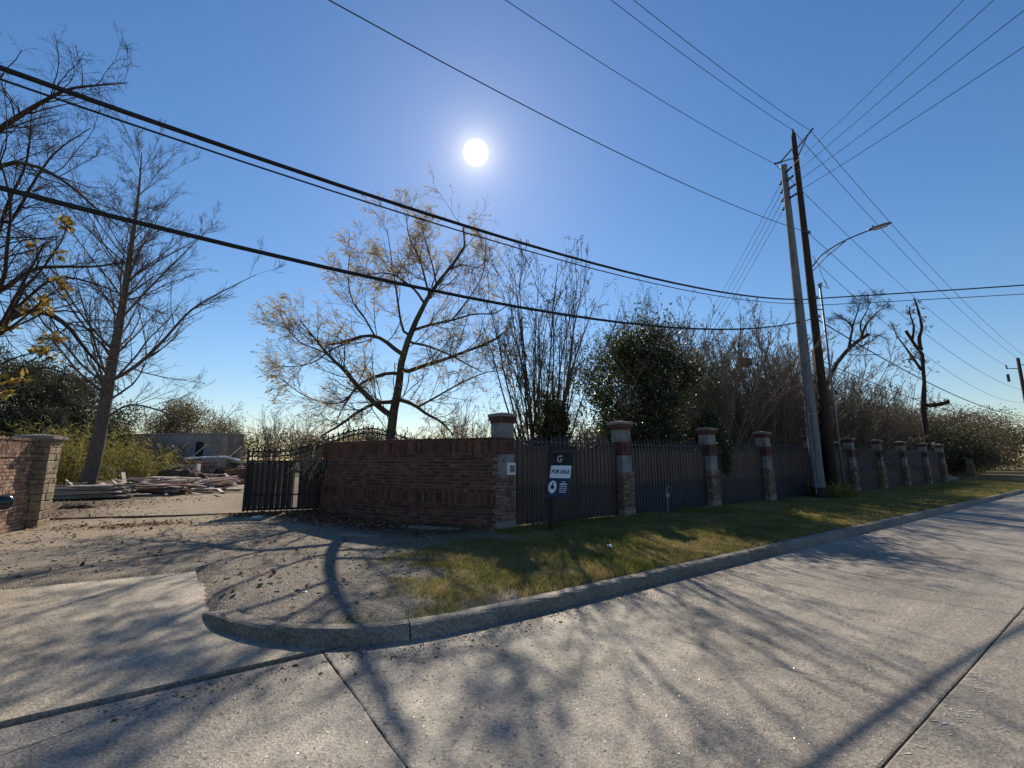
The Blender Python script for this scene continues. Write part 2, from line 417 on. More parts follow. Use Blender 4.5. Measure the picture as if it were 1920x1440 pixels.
def vnoise(x, y, scale, seed=0):
    """cheap smooth value noise in numpy, 0..1"""
    x = np.asarray(x) / scale; y = np.asarray(y) / scale
    xi, yi = np.floor(x), np.floor(y); fx, fy = x - xi, y - yi
    fx = fx * fx * (3 - 2 * fx); fy = fy * fy * (3 - 2 * fy)
    def h(i, j):
        q = np.sin(i * 127.1 + j * 311.7 + seed * 74.7) * 43758.5453
        return q - np.floor(q)
    return (h(xi, yi) * (1 - fx) + h(xi + 1, yi) * fx) * (1 - fy) + (h(xi, yi + 1) * (1 - fx) + h(xi + 1, yi + 1) * fx) * fy

# ------------------------------------------------------------------ the ground, road, kerb and apron
FACE = [(130, 4.0), (90, 4.0), (50, 4.0), (30, 4.0), (18, 4.0), (12, 4.0), (8, 4.0), (5, 4.0), (3.4, 4.0), (2.5, 4.03), (1.81, 4.11), (1.3, 4.30), (0.9, 4.60), (0.55, 5.05), (0.32, 5.6), (0.24, 6.15)]
face = catmull(FACE, 6)
near_i = face[:, 0] < 3.5
FN, FS = face[near_i][:, 1], face[near_i][:, 0]
FN = np.maximum.accumulate(FN + np.arange(len(FN)) * 1e-6)
def kerb_s(n): return np.interp(n, FN, FS, left=3.4, right=0.24)
def ground_z(x, y):
    x = np.asarray(x, float); y = np.asarray(y, float)
    s, n = to_sn(x, y)
    w = smooth(s - kerb_s(n), 0.02, 0.22)
    w = np.where(n > 8, np.maximum(w, smooth(n, 8.0, 9.5)), w)
    island = 0.115 + 0.07 * smooth(n, 4.6, 8.0) * smooth(s, 1.5, 5.0)
    drive = np.where(n < 8.05, 0.09 * np.clip((n - 4.3) / 3.7, 0, 1) - 0.05, 0.105)
    h = drive * (1 - w) + island * w
    h = h + (vnoise(x, y, 0.55, 1) - 0.5) * 0.022 + (vnoise(x, y, 0.19, 2) - 0.5) * 0.008 + (vnoise(x, y, 3.1, 3) - 0.5) * 0.04 * smooth(n, 8, 12)
    h = np.where((n < 4.16) | ((n < 4.34) & (s < 1.4)), -0.14, h)
    return h
def graded(lo, hi, f0, f1, step, grow=1.28):
    c = list(np.arange(f0, f1, step)); d = step; q = f1
    while q < hi: c.append(q); d *= grow; q += d
    c.append(hi); d = step * grow; q = f0 - d; pre = []
    while q > lo: pre.append(q); d *= grow; q -= d
    pre.append(lo); return np.array(sorted(pre + c))
gx = graded(-700, 900, -13, 14, 0.125); gy = graded(-60, 1200, 3.2, 17, 0.125)
GX, GY = np.meshgrid(gx, gy)
GZ = ground_z(GX, GY)
nx, ny = len(gx), len(gy)
ii = np.arange(nx * ny).reshape(ny, nx)
quads = np.stack([ii[:-1, :-1], ii[:-1, 1:], ii[1:, 1:], ii[1:, :-1]], -1).reshape(-1, 4)
gme = mesh_np('ground', np.stack([GX, GY, GZ], -1).reshape(-1, 3), [quads], smooth=True)
def track(x, y):
    return np.exp(-((x + 0.45 * (y - 12.5) + 9.4) / 2.6) ** 2) * smooth(y, 9, 12)
def grass_mask(x, y):
    s, n = to_sn(x, y)
    m = smooth(s + (vnoise(x, y, 0.7, 5) - 0.5) * 2.4 + (vnoise(x, y, 0.23, 15) - 0.5) * 1.4, 1.9, 4.2) * smooth(n, 4.1, 4.3) * (1 - smooth(n, 8.6, 9.6))
    m = m * np.where(s > 5.2, 1, 1 - 0.85 * smooth(n + (vnoise(x, y, .6, 8) - .5) * 1.2, 6.3, 7.4))
    m = np.maximum(m, 0.75 * smooth(s, 48, 52) * smooth(n, 4.2, 5))
    far = smooth(vnoise(x, y, 2.5, 9), 0.45, 0.7) * smooth(y, 20, 30) * 0.7
    return np.clip(np.maximum(m, far * smooth(n, 12, 16) * (1 - track(x, y))), 0, 1)
def soil_mask(x, y):
    s, n = to_sn(x, y)
    d = smooth(n, 7.2, 8.6) * smooth(s + 0.25 * (n - 8), 3.0, 4.0)
    # left of the track, behind the left wing wall
    l = smooth(-x - 0.42 * (y - 10) + (vnoise(x, y, 1.2, 11) - 0.5) * 2.5, 9.6, 11.0) * smooth(y, 10.5, 12)
    far = smooth(y, 45, 70)
    return np.clip(np.maximum(np.maximum(d, l), far), 0, 1) * (1 - track(x, y))
ca = gme.color_attributes.new('cover', 'FLOAT_COLOR', 'POINT')
fx, fy = GX.ravel(), GY.ravel()
s_, n_ = to_sn(fx, fy)
grav = smooth(7.5 + (vnoise(fx, fy, 0.9, 21) - 0.5) * 3.0 - n_ * 0.55, 0.0, 4.0)
cov = np.stack([grass_mask(fx, fy), soil_mask(fx, fy), grav, np.ones_like(fx)], -1).astype(np.float32)
ca.data.foreach_set('color', cov.ravel())
gm = bpy.data.materials.new('ground_cover'); MATS['ground_cover'] = gm; gm.use_nodes = True
nd, lk = gm.node_tree.nodes, gm.node_tree.links
b = nd['Principled BSDF']; b.inputs['Roughness'].default_value = 0.95; b.inputs['Specular IOR Level'].default_value = 0.12
at_ = nd.new('ShaderNodeAttribute'); at_.attribute_name = 'cover'
sep = nd.new('ShaderNodeSeparateColor'); lk.new(at_.outputs['Color'], sep.inputs[0])
geo = nd.new('ShaderNodeNewGeometry')
def nz(scale, det=6, typ='ShaderNodeTexNoise'):
    q = nd.new(typ); q.inputs['Scale'].default_value = scale
    if typ == 'ShaderNodeTexNoise': q.inputs['Detail'].default_value = det; q.inputs['Roughness'].default_value = 0.7
    lk.new(geo.outputs['Position'], q.inputs['Vector']); return q
def ramp(src, stops):
    r = nd.new('ShaderNodeValToRGB'); e = r.color_ramp.elements
    while len(e) < len(stops): e.new(0.5)
    for q, (p_, c_) in zip(e, stops): q.position = p_; q.color = (*c_, 1)
    lk.new(src, r.inputs['Fac']); return r.outputs['Color']
def mixc(fac, a_, b_):
    m = nd.new('ShaderNodeMix'); m.data_type = 'RGBA'
    if isinstance(fac, float): m.inputs['Factor'].default_value = fac
    else: lk.new(fac, m.inputs['Factor'])
    lk.new(a_, m.inputs['A']); lk.new(b_, m.inputs['B']); return m.outputs['Result']
dirt = ramp(nz(1.1).outputs['Fac'], [(0.3, (0.30, 0.245, 0.185)), (0.52, (0.37, 0.305, 0.23)), (0.72, (0.22, 0.175, 0.13))])
vor = nz(75, typ='ShaderNodeTexVoronoi'); vs = nd.new('ShaderNodeSeparateColor'); lk.new(vor.outputs['Color'], vs.inputs[0])
gravel = ramp(vs.outputs[0], [(0.0, (0.06, 0.055, 0.05)), (0.35, (0.13, 0.12, 0.11)), (0.75, (0.23, 0.212, 0.195)), (1.0, (0.48, 0.45, 0.41))])
gravel = mixc(0.28, gravel, dirt)
grassc = ramp(nz(3.0).outputs['Fac'], [(0.35, (0.10, 0.10, 0.038)), (0.55, (0.20, 0.165, 0.075)), (0.7, (0.30, 0.235, 0.13))])
soil = ramp(nz(5.0).outputs['Fac'], [(0.3, (0.06, 0.048, 0.036)), (0.55, (0.12, 0.095, 0.07)), (0.72, (0.20, 0.165, 0.12))])
col = mixc(sep.outputs[2], dirt, gravel)
col = mixc(sep.outputs[1], col, soil)
col = mixc(sep.outputs[0], col, grassc)
lk.new(col, b.inputs['Base Color'])
bh = nd.new('ShaderNodeMath'); bh.operation = 'ADD'
lk.new(vor.outputs['Distance'], bh.inputs[0]); lk.new(nz(26, 8).outputs['Fac'], bh.inputs[1])
bp = nd.new('ShaderNodeBump'); bp.inputs['Strength'].default_value = 0.75; bp.inputs['Distance'].default_value = 0.03
lk.new(bh.outputs[0], bp.inputs['Height']); lk.new(bp.outputs[0], b.inputs['Normal'])
gme.materials.append(gm)
tag(link('ground', gme), kind='structure')

# road of cast concrete slabs with tarred joints
road = empty('road', (0, 0, 0)); tag(road, kind='structure')
JT = [-29.0, -23.0, -17.0, -11.0, -4.7, 1.12, 6.95, 13.0, 19.0, 25.0, 31.0, 37.0, 43.0, 55.0, 67.0, 80.0, 100.0, 130.0]
LANES = [(-7.3, -1.9), (-1.9, 1.06), (1.06, 4.315)]
rg = random.Random(3)
def skew(j, n): return JT[j] + (0.23 * (2.4 - n) if j == 6 else 0.0) + (0.02 * math.sin(n * 7 + j) if j == 5 else 0)
def jag(p, q, amt, k):
    out = []
    for i in range(k):
        t = i / k; e = 0 if i == 0 else rg.uniform(-amt, amt)
        d = Vector((q[0] - p[0], q[1] - p[1])); pe = Vector((-d.y, d.x)).normalized() if d.length else Vector((0, 0))
        out.append((p[0] + d.x * t + pe.x * e, p[1] + d.y * t + pe.y * e))
    return out
for j in range(len(JT) - 1):
    for (n0, n1) in LANES:
        g = 0.007 if j < 8 else 0.012
        gs = 0.007 if j in (4, 5) and n1 > 3 else 0.005
        g1 = 0.042 if n1 > 4 and j < 5 else (0.008 if n1 > 4 else g)
        am = 0.007 if j in (4, 5) else 0.003
        s0a, s0b = skew(j, n0) + gs, skew(j, n1) + gs
        s1a, s1b = skew(j + 1, n0) - gs, skew(j + 1, n1) - gs
        loop = jag((s0a, n0 + g), (s1a, n0 + g), 0.003, 14) + jag((s1a, n0 + g), (s1b, n1 - g1), am, 30) + \
               jag((s1b, n1 - g1), (s0b, n1 - g1), 0.006 if n1 > 4 else 0.003, 26) + jag((s0b, n1 - g1), (s0a, n0 + g), am, 30)
        k = len(loop)
        rim = [W(s, n, -0.004) for s, n in loop]
        cx = sum(q[0] for q in loop) / k; cn = sum(q[1] for q in loop) / k
        inner = []
        for s, n in loop:
            d = Vector((cx - s, cn - n)).normalized() * 0.012
            inner.append(W(s + d.x, n + d.y, 0.0))
        low = [W(s, n, -0.12) for s, n in loop]
        v = inner + rim + low
        f = [tuple(range(k))] + [(k + i, k + (i + 1) % k, (i + 1) % k, i) for i in range(k)] + [(2 * k + i, 2 * k + (i + 1) % k, k + (i + 1) % k, k + i) for i in range(k)]
        MB().add(v, f).obj('slab', 'road_concrete', road)
tar = MB().add([W(-29, -7.3, -0.055), W(130, -7.3, -0.055), W(130, 4.34, -0.055), W(-29, 4.34, -0.055)], [(0, 1, 2, 3)])
tar.obj('joint_sealant', 'tar', road)
# hairline cracks and old paint scuffs on the slabs
def ribbon(pts, w, z):
    mb = MB(); L = []; R = []
    for i, q in enumerate(pts):
        t = Vector(pts[min(i + 1, len(pts) - 1)]) - Vector(pts[max(i - 1, 0)]); pe = Vector((-t.y, t.x)).normalized()
        ww = w * (0.4 + 0.9 * rg.random()) * (0.25 if i in (0, len(pts) - 1) else 1)
        L.append(Vector(q) + pe * ww / 2); R.append(Vector(q) - pe * ww / 2)
    k = len(pts)
    mb.add([W(q.x, q.y, z) for q in L] + [W(q.x, q.y, z) for q in R], [(i, k + i, k + i + 1, i + 1) for i in range(k - 1)])
    return mb
def wander(p, q, k, amt):
    out = []
    o = 0
    for i in range(k + 1):
        t = i / k; o = o * 0.7 + rg.uniform(-amt, amt)
        d = Vector((q[0] - p[0], q[1] - p[1])); pe = Vector((-d.y, d.x)).normalized()
        out.append((p[0] + d.x * t + pe.x * o, p[1] + d.y * t + pe.y * o))
    return out
for p, q, w in (((3.75, 2.78), (4.05, 1.55), 0.006), ((4.75, 3.35), (5.35, 2.55), 0.005), ((0.15, 4.15), (-0.95, 3.85), 0.006), ((-0.4, 2.4), (-1.6, 3.7), 0.005)):
    c = ribbon(wander(p, q, 22, 0.022), w, 0.0025); c.obj('crack', 'tar', road)
flk = MB()
for i in range(110):
    t = rg.random(); s = 3.35 + 1.75 * t ** 0.8; n = 1.025 - rg.betavariate(1.4, 3) * 0.2
    L, w = rg.uniform(0.008, 0.055), rg.uniform(0.003, 0.010); a_ = rg.gauss(-0.9, 0.5)
    if vnoise(s * 1.0, n, 0.22, 4) < 0.42: continue
    pts = [(math.cos(a_ + k * 1.05 + rg.uniform(-.3, .3)) * L / 2, math.sin(a_ + k * 1.05) * L / 2 * 0.25) for k in range(6)]
    flk.add([W(s + x * math.cos(a_) - y * math.sin(a_), n + x * math.sin(a_) + y * math.cos(a_), 0.003) for x, y in pts], [tuple(range(6))])
fo = flk.obj('paint_scuff', 'paint_white', road); tag(fo, kind='stuff')

# apron of the driveway, ramping up from the gutter
ap_out = [(-14, 4.375), (-6, 4.375), (-2, 4.375), (0, 4.375), (1.5, 4.375), (1.28, 4.5), (1.0, 4.8), (0.7, 5.2), (0.5, 5.7), (0.42, 6.1), (0.5, 6.5), (0.42, 6.9), (0.3, 7.25), (0.28, 7.85), (-0.6, 7.95), (-1.6, 8.05), (-3.2, 8.12), (-6, 8.2), (-14, 8.4)]
def ramp_z(n): return 0.095 * min(max((n - 4.3) / 3.7, 0), 1.05)
app = MB(); k = len(ap_out)
den = []
for i in range(k):
    p, q = ap_out[i], ap_out[(i + 1) % k]
    den += jag(p, q, 0.012 if i > 8 else 0.004, max(2, int(math.dist(p, q) / 0.12)))
k = len(den)
app.add([W(s, n, ramp_z(n)) for s, n in den] + [W(s, n, ramp_z(n) - 0.12) for s, n in den],
        [(k + i, k + (i + 1) % k, (i + 1) % k, i) for i in range(k)])
apo = app.mesh('driveway_apron', 'apron_concrete')
import bmesh
bm = bmesh.new(); bm.from_mesh(apo)
bm.verts.ensure_lookup_table()
es = [bm.edges.get((bm.verts[i], bm.verts[(i + 1) % k])) for i in range(k)]
bmesh.ops.triangle_fill(bm, use_beauty=True, edges=[e for e in es if e], normal=(0, 0, 1))
bmesh.ops.recalc_face_normals(bm, faces=bm.faces[:]); bm.to_mesh(apo); bm.free()
tag(link('driveway_apron', apo), kind='structure')

# kerb in cast lengths
kerb = empty('kerb'); tag(kerb, kind='structure')
fa = face
arc = np.concatenate([[0], np.cumsum(np.linalg.norm(np.diff(fa, axis=0), axis=1))])
total = arc[-1]
def kerb_pt(d):
    return np.array([np.interp(d, arc, fa[:, 0]), np.interp(d, arc, fa[:, 1])])
cuts = [0, 30, 60, 75, 90]
q = float(np.interp(-1.81, -fa[:, 0], arc))
dd = q
back = []
while dd > 92: back.append(dd); dd -= 6.1
cuts = cuts + sorted(back) + [total]
PROF = [(0.0, -0.10), (0.0, 0.012), (0.022, 0.085), (0.034, 0.112), (0.058, 0.128), (0.09, 0.132), (0.165, 0.130), (0.19, 0.122), (0.19, -0.10)]
for i in range(len(cuts) - 1):
    d0, d1 = cuts[i] + 0.006, cuts[i + 1] - 0.006
    m = max(3, int((d1 - d0) / 0.12)) if d1 > total - 25 else 6
    vs, fs = [], []
    for j in range(m + 1):
        d = d0 + (d1 - d0) * j / m
        p = kerb_pt(d); t = nrm(kerb_pt(min(d + 0.02, total)) - kerb_pt(max(d - 0.02, 0))); pe = np.array([t[1], -t[0]])
        tap = 1 - 0.85 * float(smooth(np.array(d), total - 0.75, total))
        endr = min(1.0, 0.55 + min(d - d0, d1 - d) / 0.03) if m > 6 else 1.0
        for (o, z) in PROF:
            zz = z * tap * (1 if z < 0.05 else (0.985 + 0.015 * endr)) + (rg.uniform(-.004, .004) - (rg.uniform(0.004, 0.02) if rg.random() < 0.07 else 0) if z > 0.06 else 0)
            if z < 0: zz = z
            oo = o + (rg.uniform(-.004, .004) if z > 0.05 else 0)
            vs.append(W(p[0] + pe[0] * oo, p[1] + pe[1] * oo, zz))
    k = len(PROF)
    for j in range(m):
        for l in range(k - 1):
            fs.append((j * k + l, (j + 1) * k + l, (j + 1) * k + l + 1, j * k + l + 1))
    fs.append(tuple(range(k))); fs.append(tuple(m * k + l for l in range(k))[::-1])
    MB().add(vs, fs).obj('kerb_segment', 'kerb_concrete', kerb, smooth=False)

# ------------------------------------------------------------------ grass, litter, stones lying on the ground
nr = np.random.default_rng(5)
def blades(n_try, s_rng, n_rng, h, w, power=1.0):
    s = s_rng[0] + (s_rng[1] - s_rng[0]) * nr.random(n_try) ** power
    n = nr.uniform(n_rng[0], n_rng[1], n_try)
    x = s * A[0] + n * N[0]; y = s * A[1] + n * N[1]
    clump = vnoise(x, y, 0.28, 31) * 0.6 + vnoise(x, y, 0.09, 32) * 0.4
    keep = (grass_mask(x, y) * (0.35 + 1.1 * clump) > nr.random(n_try)) & (s > kerb_s(n) + 0.22)
    x, y, clump = x[keep], y[keep], clump[keep]; k = len(x)
    z = ground_z(x, y) - 0.004
    hh = h * nr.uniform(0.5, 1.3, k) * (0.55 + 0.8 * clump); ww = w * nr.uniform(0.7, 1.3, k); az = nr.uniform(0, 6.283, k)
    lean = nr.normal(0, 0.5, (k, 2)) * hh[:, None]
    dx, dy = np.cos(az) * ww / 2, np.sin(az) * ww / 2
    v = np.stack([np.stack([x - dx, y - dy, z], -1), np.stack([x + dx, y + dy, z], -1), np.stack([x + lean[:, 0], y + lean[:, 1], z + hh], -1)], 1).reshape(-1, 3)
    return v
gv = np.concatenate([blades(180000, (1.2, 14), (4.2, 8.1), 0.05, 0.009, 1.25), blades(80000, (12, 50), (4.2, 8.1), 0.055, 0.022, 1.4),
                     blades(2600, (3.0, 5.6), (4.19, 4.75), 0.10, 0.010), blades(5000, (3.0, 40), (4.19, 4.3), 0.07, 0.012)])
grass_me = mesh_np('verge_grass', gv, [np.arange(len(gv)).reshape(-1, 3)], ['grass_blade'])
tag(link('verge_grass', grass_me), 'short winter grass on the verge between kerb and fence', 'grass', kind='stuff')
def scatter_leaves(x, y, size, zoff=0.004):
    k = len(x); z = ground_z(x, y) + zoff
    az = nr.uniform(0, 6.283, k); L = size * nr.uniform(0.5, 1.3, k)
    u = np.stack([np.cos(az), np.sin(az), nr.normal(0, .3, k)], -1) * L[:, None]
    w = np.stack([-np.sin(az), np.cos(az), nr.normal(0, .35, k)], -1) * (L * nr.uniform(.4, .7, k))[:, None]
    c = np.stack([x, y, z + L * 0.18], -1)
    return np.stack([c - u / 2, c + w / 2, c + u / 2, c - w / 2], 1).reshape(-1, 3)
lx, ly = [], []
def along(p, q, k, spread):
    t = nr.random(k); lx.append(p[0] + (q[0] - p[0]) * t + nr.normal(0, spread, k)); ly.append(p[1] + (q[1] - p[1]) * t + nr.normal(0, spread, k))
along((-0.9, 9.7), (-2.7, 10.4), 500, 0.3); along((-2.7, 10.4), (-4.3, 11.5), 1000, 0.35); along((-4.3, 11.5), (-5.9, 12.9), 1600, 0.35)
along((-7.6, 12.6), (-5.4, 13.0), 900, 0.25); along((-10.3, 10.2), (-7.6, 11.2), 420, 0.35); along((-9.2, 10.6), (-8.0, 11.0), 300, 0.12)
along((-12, 12), (-16, 16), 1500, 1.2); along((-9, 8), (-4, 9), 260, 1.3); along((-5, 7), (-2, 6), 160, 0.9); along((0.5, 9.2), (12, 16.5), 700, 0.6)
along((-14, 15), (-12, 18), 300, 0.7)
lx = np.concatenate(lx); ly = np.concatenate(ly)
sk, nk = to_sn(lx, ly); ok = (sk > kerb_s(nk) + 0.2) | (nk > 8.2)
lv = scatter_leaves(lx[ok], ly[ok], 0.085)
tag(link('leaf_litter', mesh_np('leaf_litter', lv, [np.arange(len(lv)).reshape(-1, 4)], ['leaf_litter'])), 'dry brown leaves lying along the brick wall and the drive', 'leaves', kind='stuff')
# loose stones
k = 5200
sx = nr.uniform(-10.5, 1.5, k); sy = nr.uniform(5.0, 13.5, k) ** 1.0
ss, sn_ = to_sn(sx, sy)
ok = ((sn_ > 8.1) | (ss > kerb_s(sn_) + 0.25)) & (sn_ > 4.3) & (ss < 4.2)
sx, sy = sx[ok], sy[ok]; k = len(sx)
r = 0.010 * np.exp(nr.normal(0, 0.45, k)); sz = ground_z(sx, sy) + r * 0.3
octv = np.array([[1, 0, 0], [0, 1, 0], [-1, 0, 0], [0, -1, 0], [0, 0, .7], [0, 0, -.7]])
pv = (octv[None] * r[:, None, None] * nr.uniform(.6, 1.4, (k, 6, 1))) + np.stack([sx, sy, sz], -1)[:, None]
of = np.array([[0, 1, 4], [1, 2, 4], [2, 3, 4], [3, 0, 4], [1, 0, 5], [2, 1, 5], [3, 2, 5], [0, 3, 5]])
pf = (of[None] + (np.arange(k) * 6)[:, None, None]).reshape(-1, 3)
tag(link('gravel_stones', mesh_np('gravel_stones', pv.reshape(-1, 3), [pf], ['pebble'])), 'loose grey stones scattered over the gravel drive', 'gravel', kind='stuff')

# pale quartz chips added for sun glints on the road, and sand washed into the gutter
k = 22000
cs = nr.uniform(-3, 10, k); cn_ = nr.uniform(1.1, 4.1, k)
dens = vnoise(cs, cn_, 0.8, 61) * 0.7 + vnoise(cs, cn_, 0.25, 62) * 0.3
ok = dens > nr.uniform(0.3, 0.9, k); cs, cn_ = cs[ok], cn_[ok]; k = len(cs)
cx_w = cs * A[0] + cn_ * N[0]; cy_w = cs * A[1] + cn_ * N[1]
r = 0.0034 * np.exp(nr.normal(0, 0.25, k))
a0 = nr.uniform(0, 6.283, k); tl = nr.normal(0, 0.28, (k, 2))
ang5 = a0[:, None] + np.arange(5)[None] * 2 * np.pi / 5
rr5 = r[:, None] * nr.uniform(0.6, 1.3, (k, 5))
px5, py5 = np.cos(ang5) * rr5, np.sin(ang5) * rr5
cv = np.stack([cx_w[:, None] + px5, cy_w[:, None] + py5, 0.0022 + px5 * tl[:, :1] + py5 * tl[:, 1:]], -1).reshape(-1, 3)
tag(link('road_glint_chips', mesh_np('road_glint_chips', cv, [np.arange(k * 5).reshape(-1, 5)], ['quartz']), None, road), kind='stuff')
k = 3600
gs_ = nr.uniform(-4, 7, k); off_ = np.abs(nr.normal(0, 0.16, k))
gn_ = np.where(gs_ < 1.5, 4.22, 3.96) - off_
ok = vnoise(gs_, gn_, 0.5, 63) > nr.uniform(0.25, 0.75, k); gs_, gn_ = gs_[ok], gn_[ok]; k = len(gs_)
gx_w = gs_ * A[0] + gn_ * N[0]; gy_w = gs_ * A[1] + gn_ * N[1]
r = 0.0045 * np.exp(nr.normal(0, 0.4, k))
gvv = (octv[None] * r[:, None, None] * nr.uniform(.5, 1.5, (k, 6, 1)) * np.array([1.3, 1.0, 0.6])) + np.stack([gx_w, gy_w, 0.002 + r * 0.2], -1)[:, None]
gff = (of[None] + (np.arange(k) * 6)[:, None, None]).reshape(-1, 3)
tag(link('gutter_grit', mesh_np('gutter_grit', gvv.reshape(-1, 3), [gff], ['leaf_litter']), None, road), kind='stuff')

# ------------------------------------------------------------------ brick wing walls
BRICK = {m: chamfer_mesh('brick', m, 0.05, i, 0.012) for i, m in enumerate(('brick_dark', 'brick_tan', 'brick_red'))}
def path_fn(pts, per=8):
    c = catmull(pts, per)
    d = np.concatenate([[0], np.cumsum(np.linalg.norm(np.diff(c, axis=0), axis=1))])
    def at(q):
        p = np.array([np.interp(q, d, c[:, 0]), np.interp(q, d, c[:, 1])])
        e = 0.03
        a_ = np.array([np.interp(q - e, d, c[:, 0]), np.interp(q - e, d, c[:, 1])]); b_ = np.array([np.interp(q + e, d, c[:, 0]), np.interp(q + e, d, c[:, 1])])
        return p, nrm(b_ - a_)
    return at, d[-1]
def brick_wall(label, pts, z0, rows, mat, thick, pick, group):
    at, L = path_fn(pts)
    root = empty('brick_wall', (0, 0, 0), 0, label, 'wall', group)
    H = sum(r[0] for r in rows)
    m = 40; vs = []; fs = []
    for i in range(m + 1):
        p, t = at(L * i / m); f = np.array([-t[1], t[0]])
        for o, z in ((thick / 2 - 0.012, z0 - 0.3), (thick / 2 - 0.012, z0 + H - 0.015), (-thick / 2, z0 + H - 0.015), (-thick / 2, z0 - 0.3)):
            vs.append((p[0] + f[0] * o, p[1] + f[1] * o, z))
    for i in range(m):
        for j in range(4):
            fs.append((i * 4 + j, i * 4 + (j + 1) % 4, i * 4 + 4 + (j + 1) % 4, i * 4 + 4 + j))
    fs += [(0, 1, 2, 3), (m * 4 + 3, m * 4 + 2, m * 4 + 1, m * 4)]
    MB().add(vs, fs).obj('mortar_core', 'mortar', root)
    items = []; z = z0; rgb = random.Random(len(label))
    for ri, (h, w, proud, kind) in enumerate(rows):
        off = (w / 2 if (ri % 2 and kind == 's') else 0)
        q = off - (w if off else 0) + w / 2
        while q < L - w * 0.3:
            if q > w * 0.3:
                p, t = at(q); f = np.array([-t[1], t[0]])
                dep = thick if kind == 'c' else 0.06
                o = 0.0 if kind == 'c' else thick / 2 - 0.03 + proud + rgb.uniform(-0.002, 0.003)
                items.append(((p[0] + f[0] * o, p[1] + f[1] * o, z + h / 2), (w - 0.011, dep + (2 * proud if kind == 'c' else 0), h - 0.011), math.atan2(t[1], t[0])))
            q += w
        z += h
    items.sort(key=lambda it: pick(it[0]))
    for it in items[:300]:
        inst('brick', BRICK[mat], root, it[0], it[1], (0, rgb.uniform(-.012, .012), it[2]))
    if len(items) > 300:
        o = link('further_bricks', joined_boxes(items[300:], BRICK[mat]).mesh('further_bricks', mat), None, root); tag(o, kind='stuff')
    return root
ROWS = [(0.075, 0.21, 0.02, 's')] * 2 + [(0.075, 0.21, 0.0, 's')] * 4 + [(0.075, 0.11, 0.018, 'h'), (0.25, 0.078, 0.0, 'v'), (0.075, 0.11, 0.018, 'h')] + \
       [(0.075, 0.21, 0.0, 's')] * 9 + [(0.075, 0.11, 0.018, 'h'), (0.28, 0.078, 0.0, 'v'), (0.07, 0.078, 0.02, 'c')]
wp = [(-0.27, 9.84), (-1.52, 10.36), (-2.57, 10.9), (-3.45, 11.47), (-4.2, 12.1), (-4.85, 12.75), (-5.4, 13.4)]
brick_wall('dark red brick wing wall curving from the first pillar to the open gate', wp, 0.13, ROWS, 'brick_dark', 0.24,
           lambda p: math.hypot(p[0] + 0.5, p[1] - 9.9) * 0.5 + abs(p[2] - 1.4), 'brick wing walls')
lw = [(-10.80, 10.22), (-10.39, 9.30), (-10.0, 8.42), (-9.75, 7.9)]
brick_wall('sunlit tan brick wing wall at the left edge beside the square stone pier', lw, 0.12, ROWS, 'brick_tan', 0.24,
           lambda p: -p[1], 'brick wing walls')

# square stone pier at the end of the left wall
STONE = [chamfer_mesh('stone', 'ledge_stone', 0.09, 40 + i, 0.05) for i in range(6)]
ASH = [chamfer_mesh('stone', 'ashlar', 0.07, 60 + i, 0.035) for i in range(6)]
pier = empty('stone_pier', (-10.86, 10.52, 0.06), rad(24), 'square pale stone pier with flat cap ending the left brick wall', 'pier')
MB().box((0, 0, 0.98), (0.47, 0.47, 1.96)).obj('core', 'mortar', pier)
rgp = random.Random(11)
z = 0.0
while z < 1.93:
    h = rgp.choice((0.11, 0.15, 0.19, 0.22)); h = min(h, 1.96 - z)
    if 1.96 - (z + h) < 0.06: h = 1.96 - z
    for face_i in range(4):
        x = -0.27
        while x < 0.265:
            w = rgp.choice((0.16, 0.22, 0.3, 0.36)); w = min(w, 0.27 - x)
            if 0.27 - (x + w) < 0.08: w = 0.27 - x
            c = Matrix.Rotation(face_i * math.pi / 2, 3, 'Z') @ Vector((x + w / 2, -0.24 - rgp.uniform(0, 0.012), z + h / 2))
            inst('stone', rgp.choice(ASH), pier, c, (w - 0.014, 0.08, h - 0.014), (0, 0, face_i * math.pi / 2))
            x += w
    z += h
MB().box((0, 0, 1.985), (0.60, 0.60, 0.05)).obj('cap_bed', 'cap_stone', pier)
cp = MB().add([(-.35,-.35,2.01),(.35,-.35,2.01),(.35,.35,2.01),(-.35,.35,2.01),(-.35,-.35,2.075),(.35,-.35,2.075),(.35,.35,2.075),(-.35,.35,2.075),(0,0,2.13)],
              [(3,2,1,0),(0,1,5,4),(1,2,6,5),(2,3,7,6),(3,0,4,7),(4,5,8),(5,6,8),(6,7,8),(7,4,8)])
cp.obj('cap', 'cap_stone', pier)

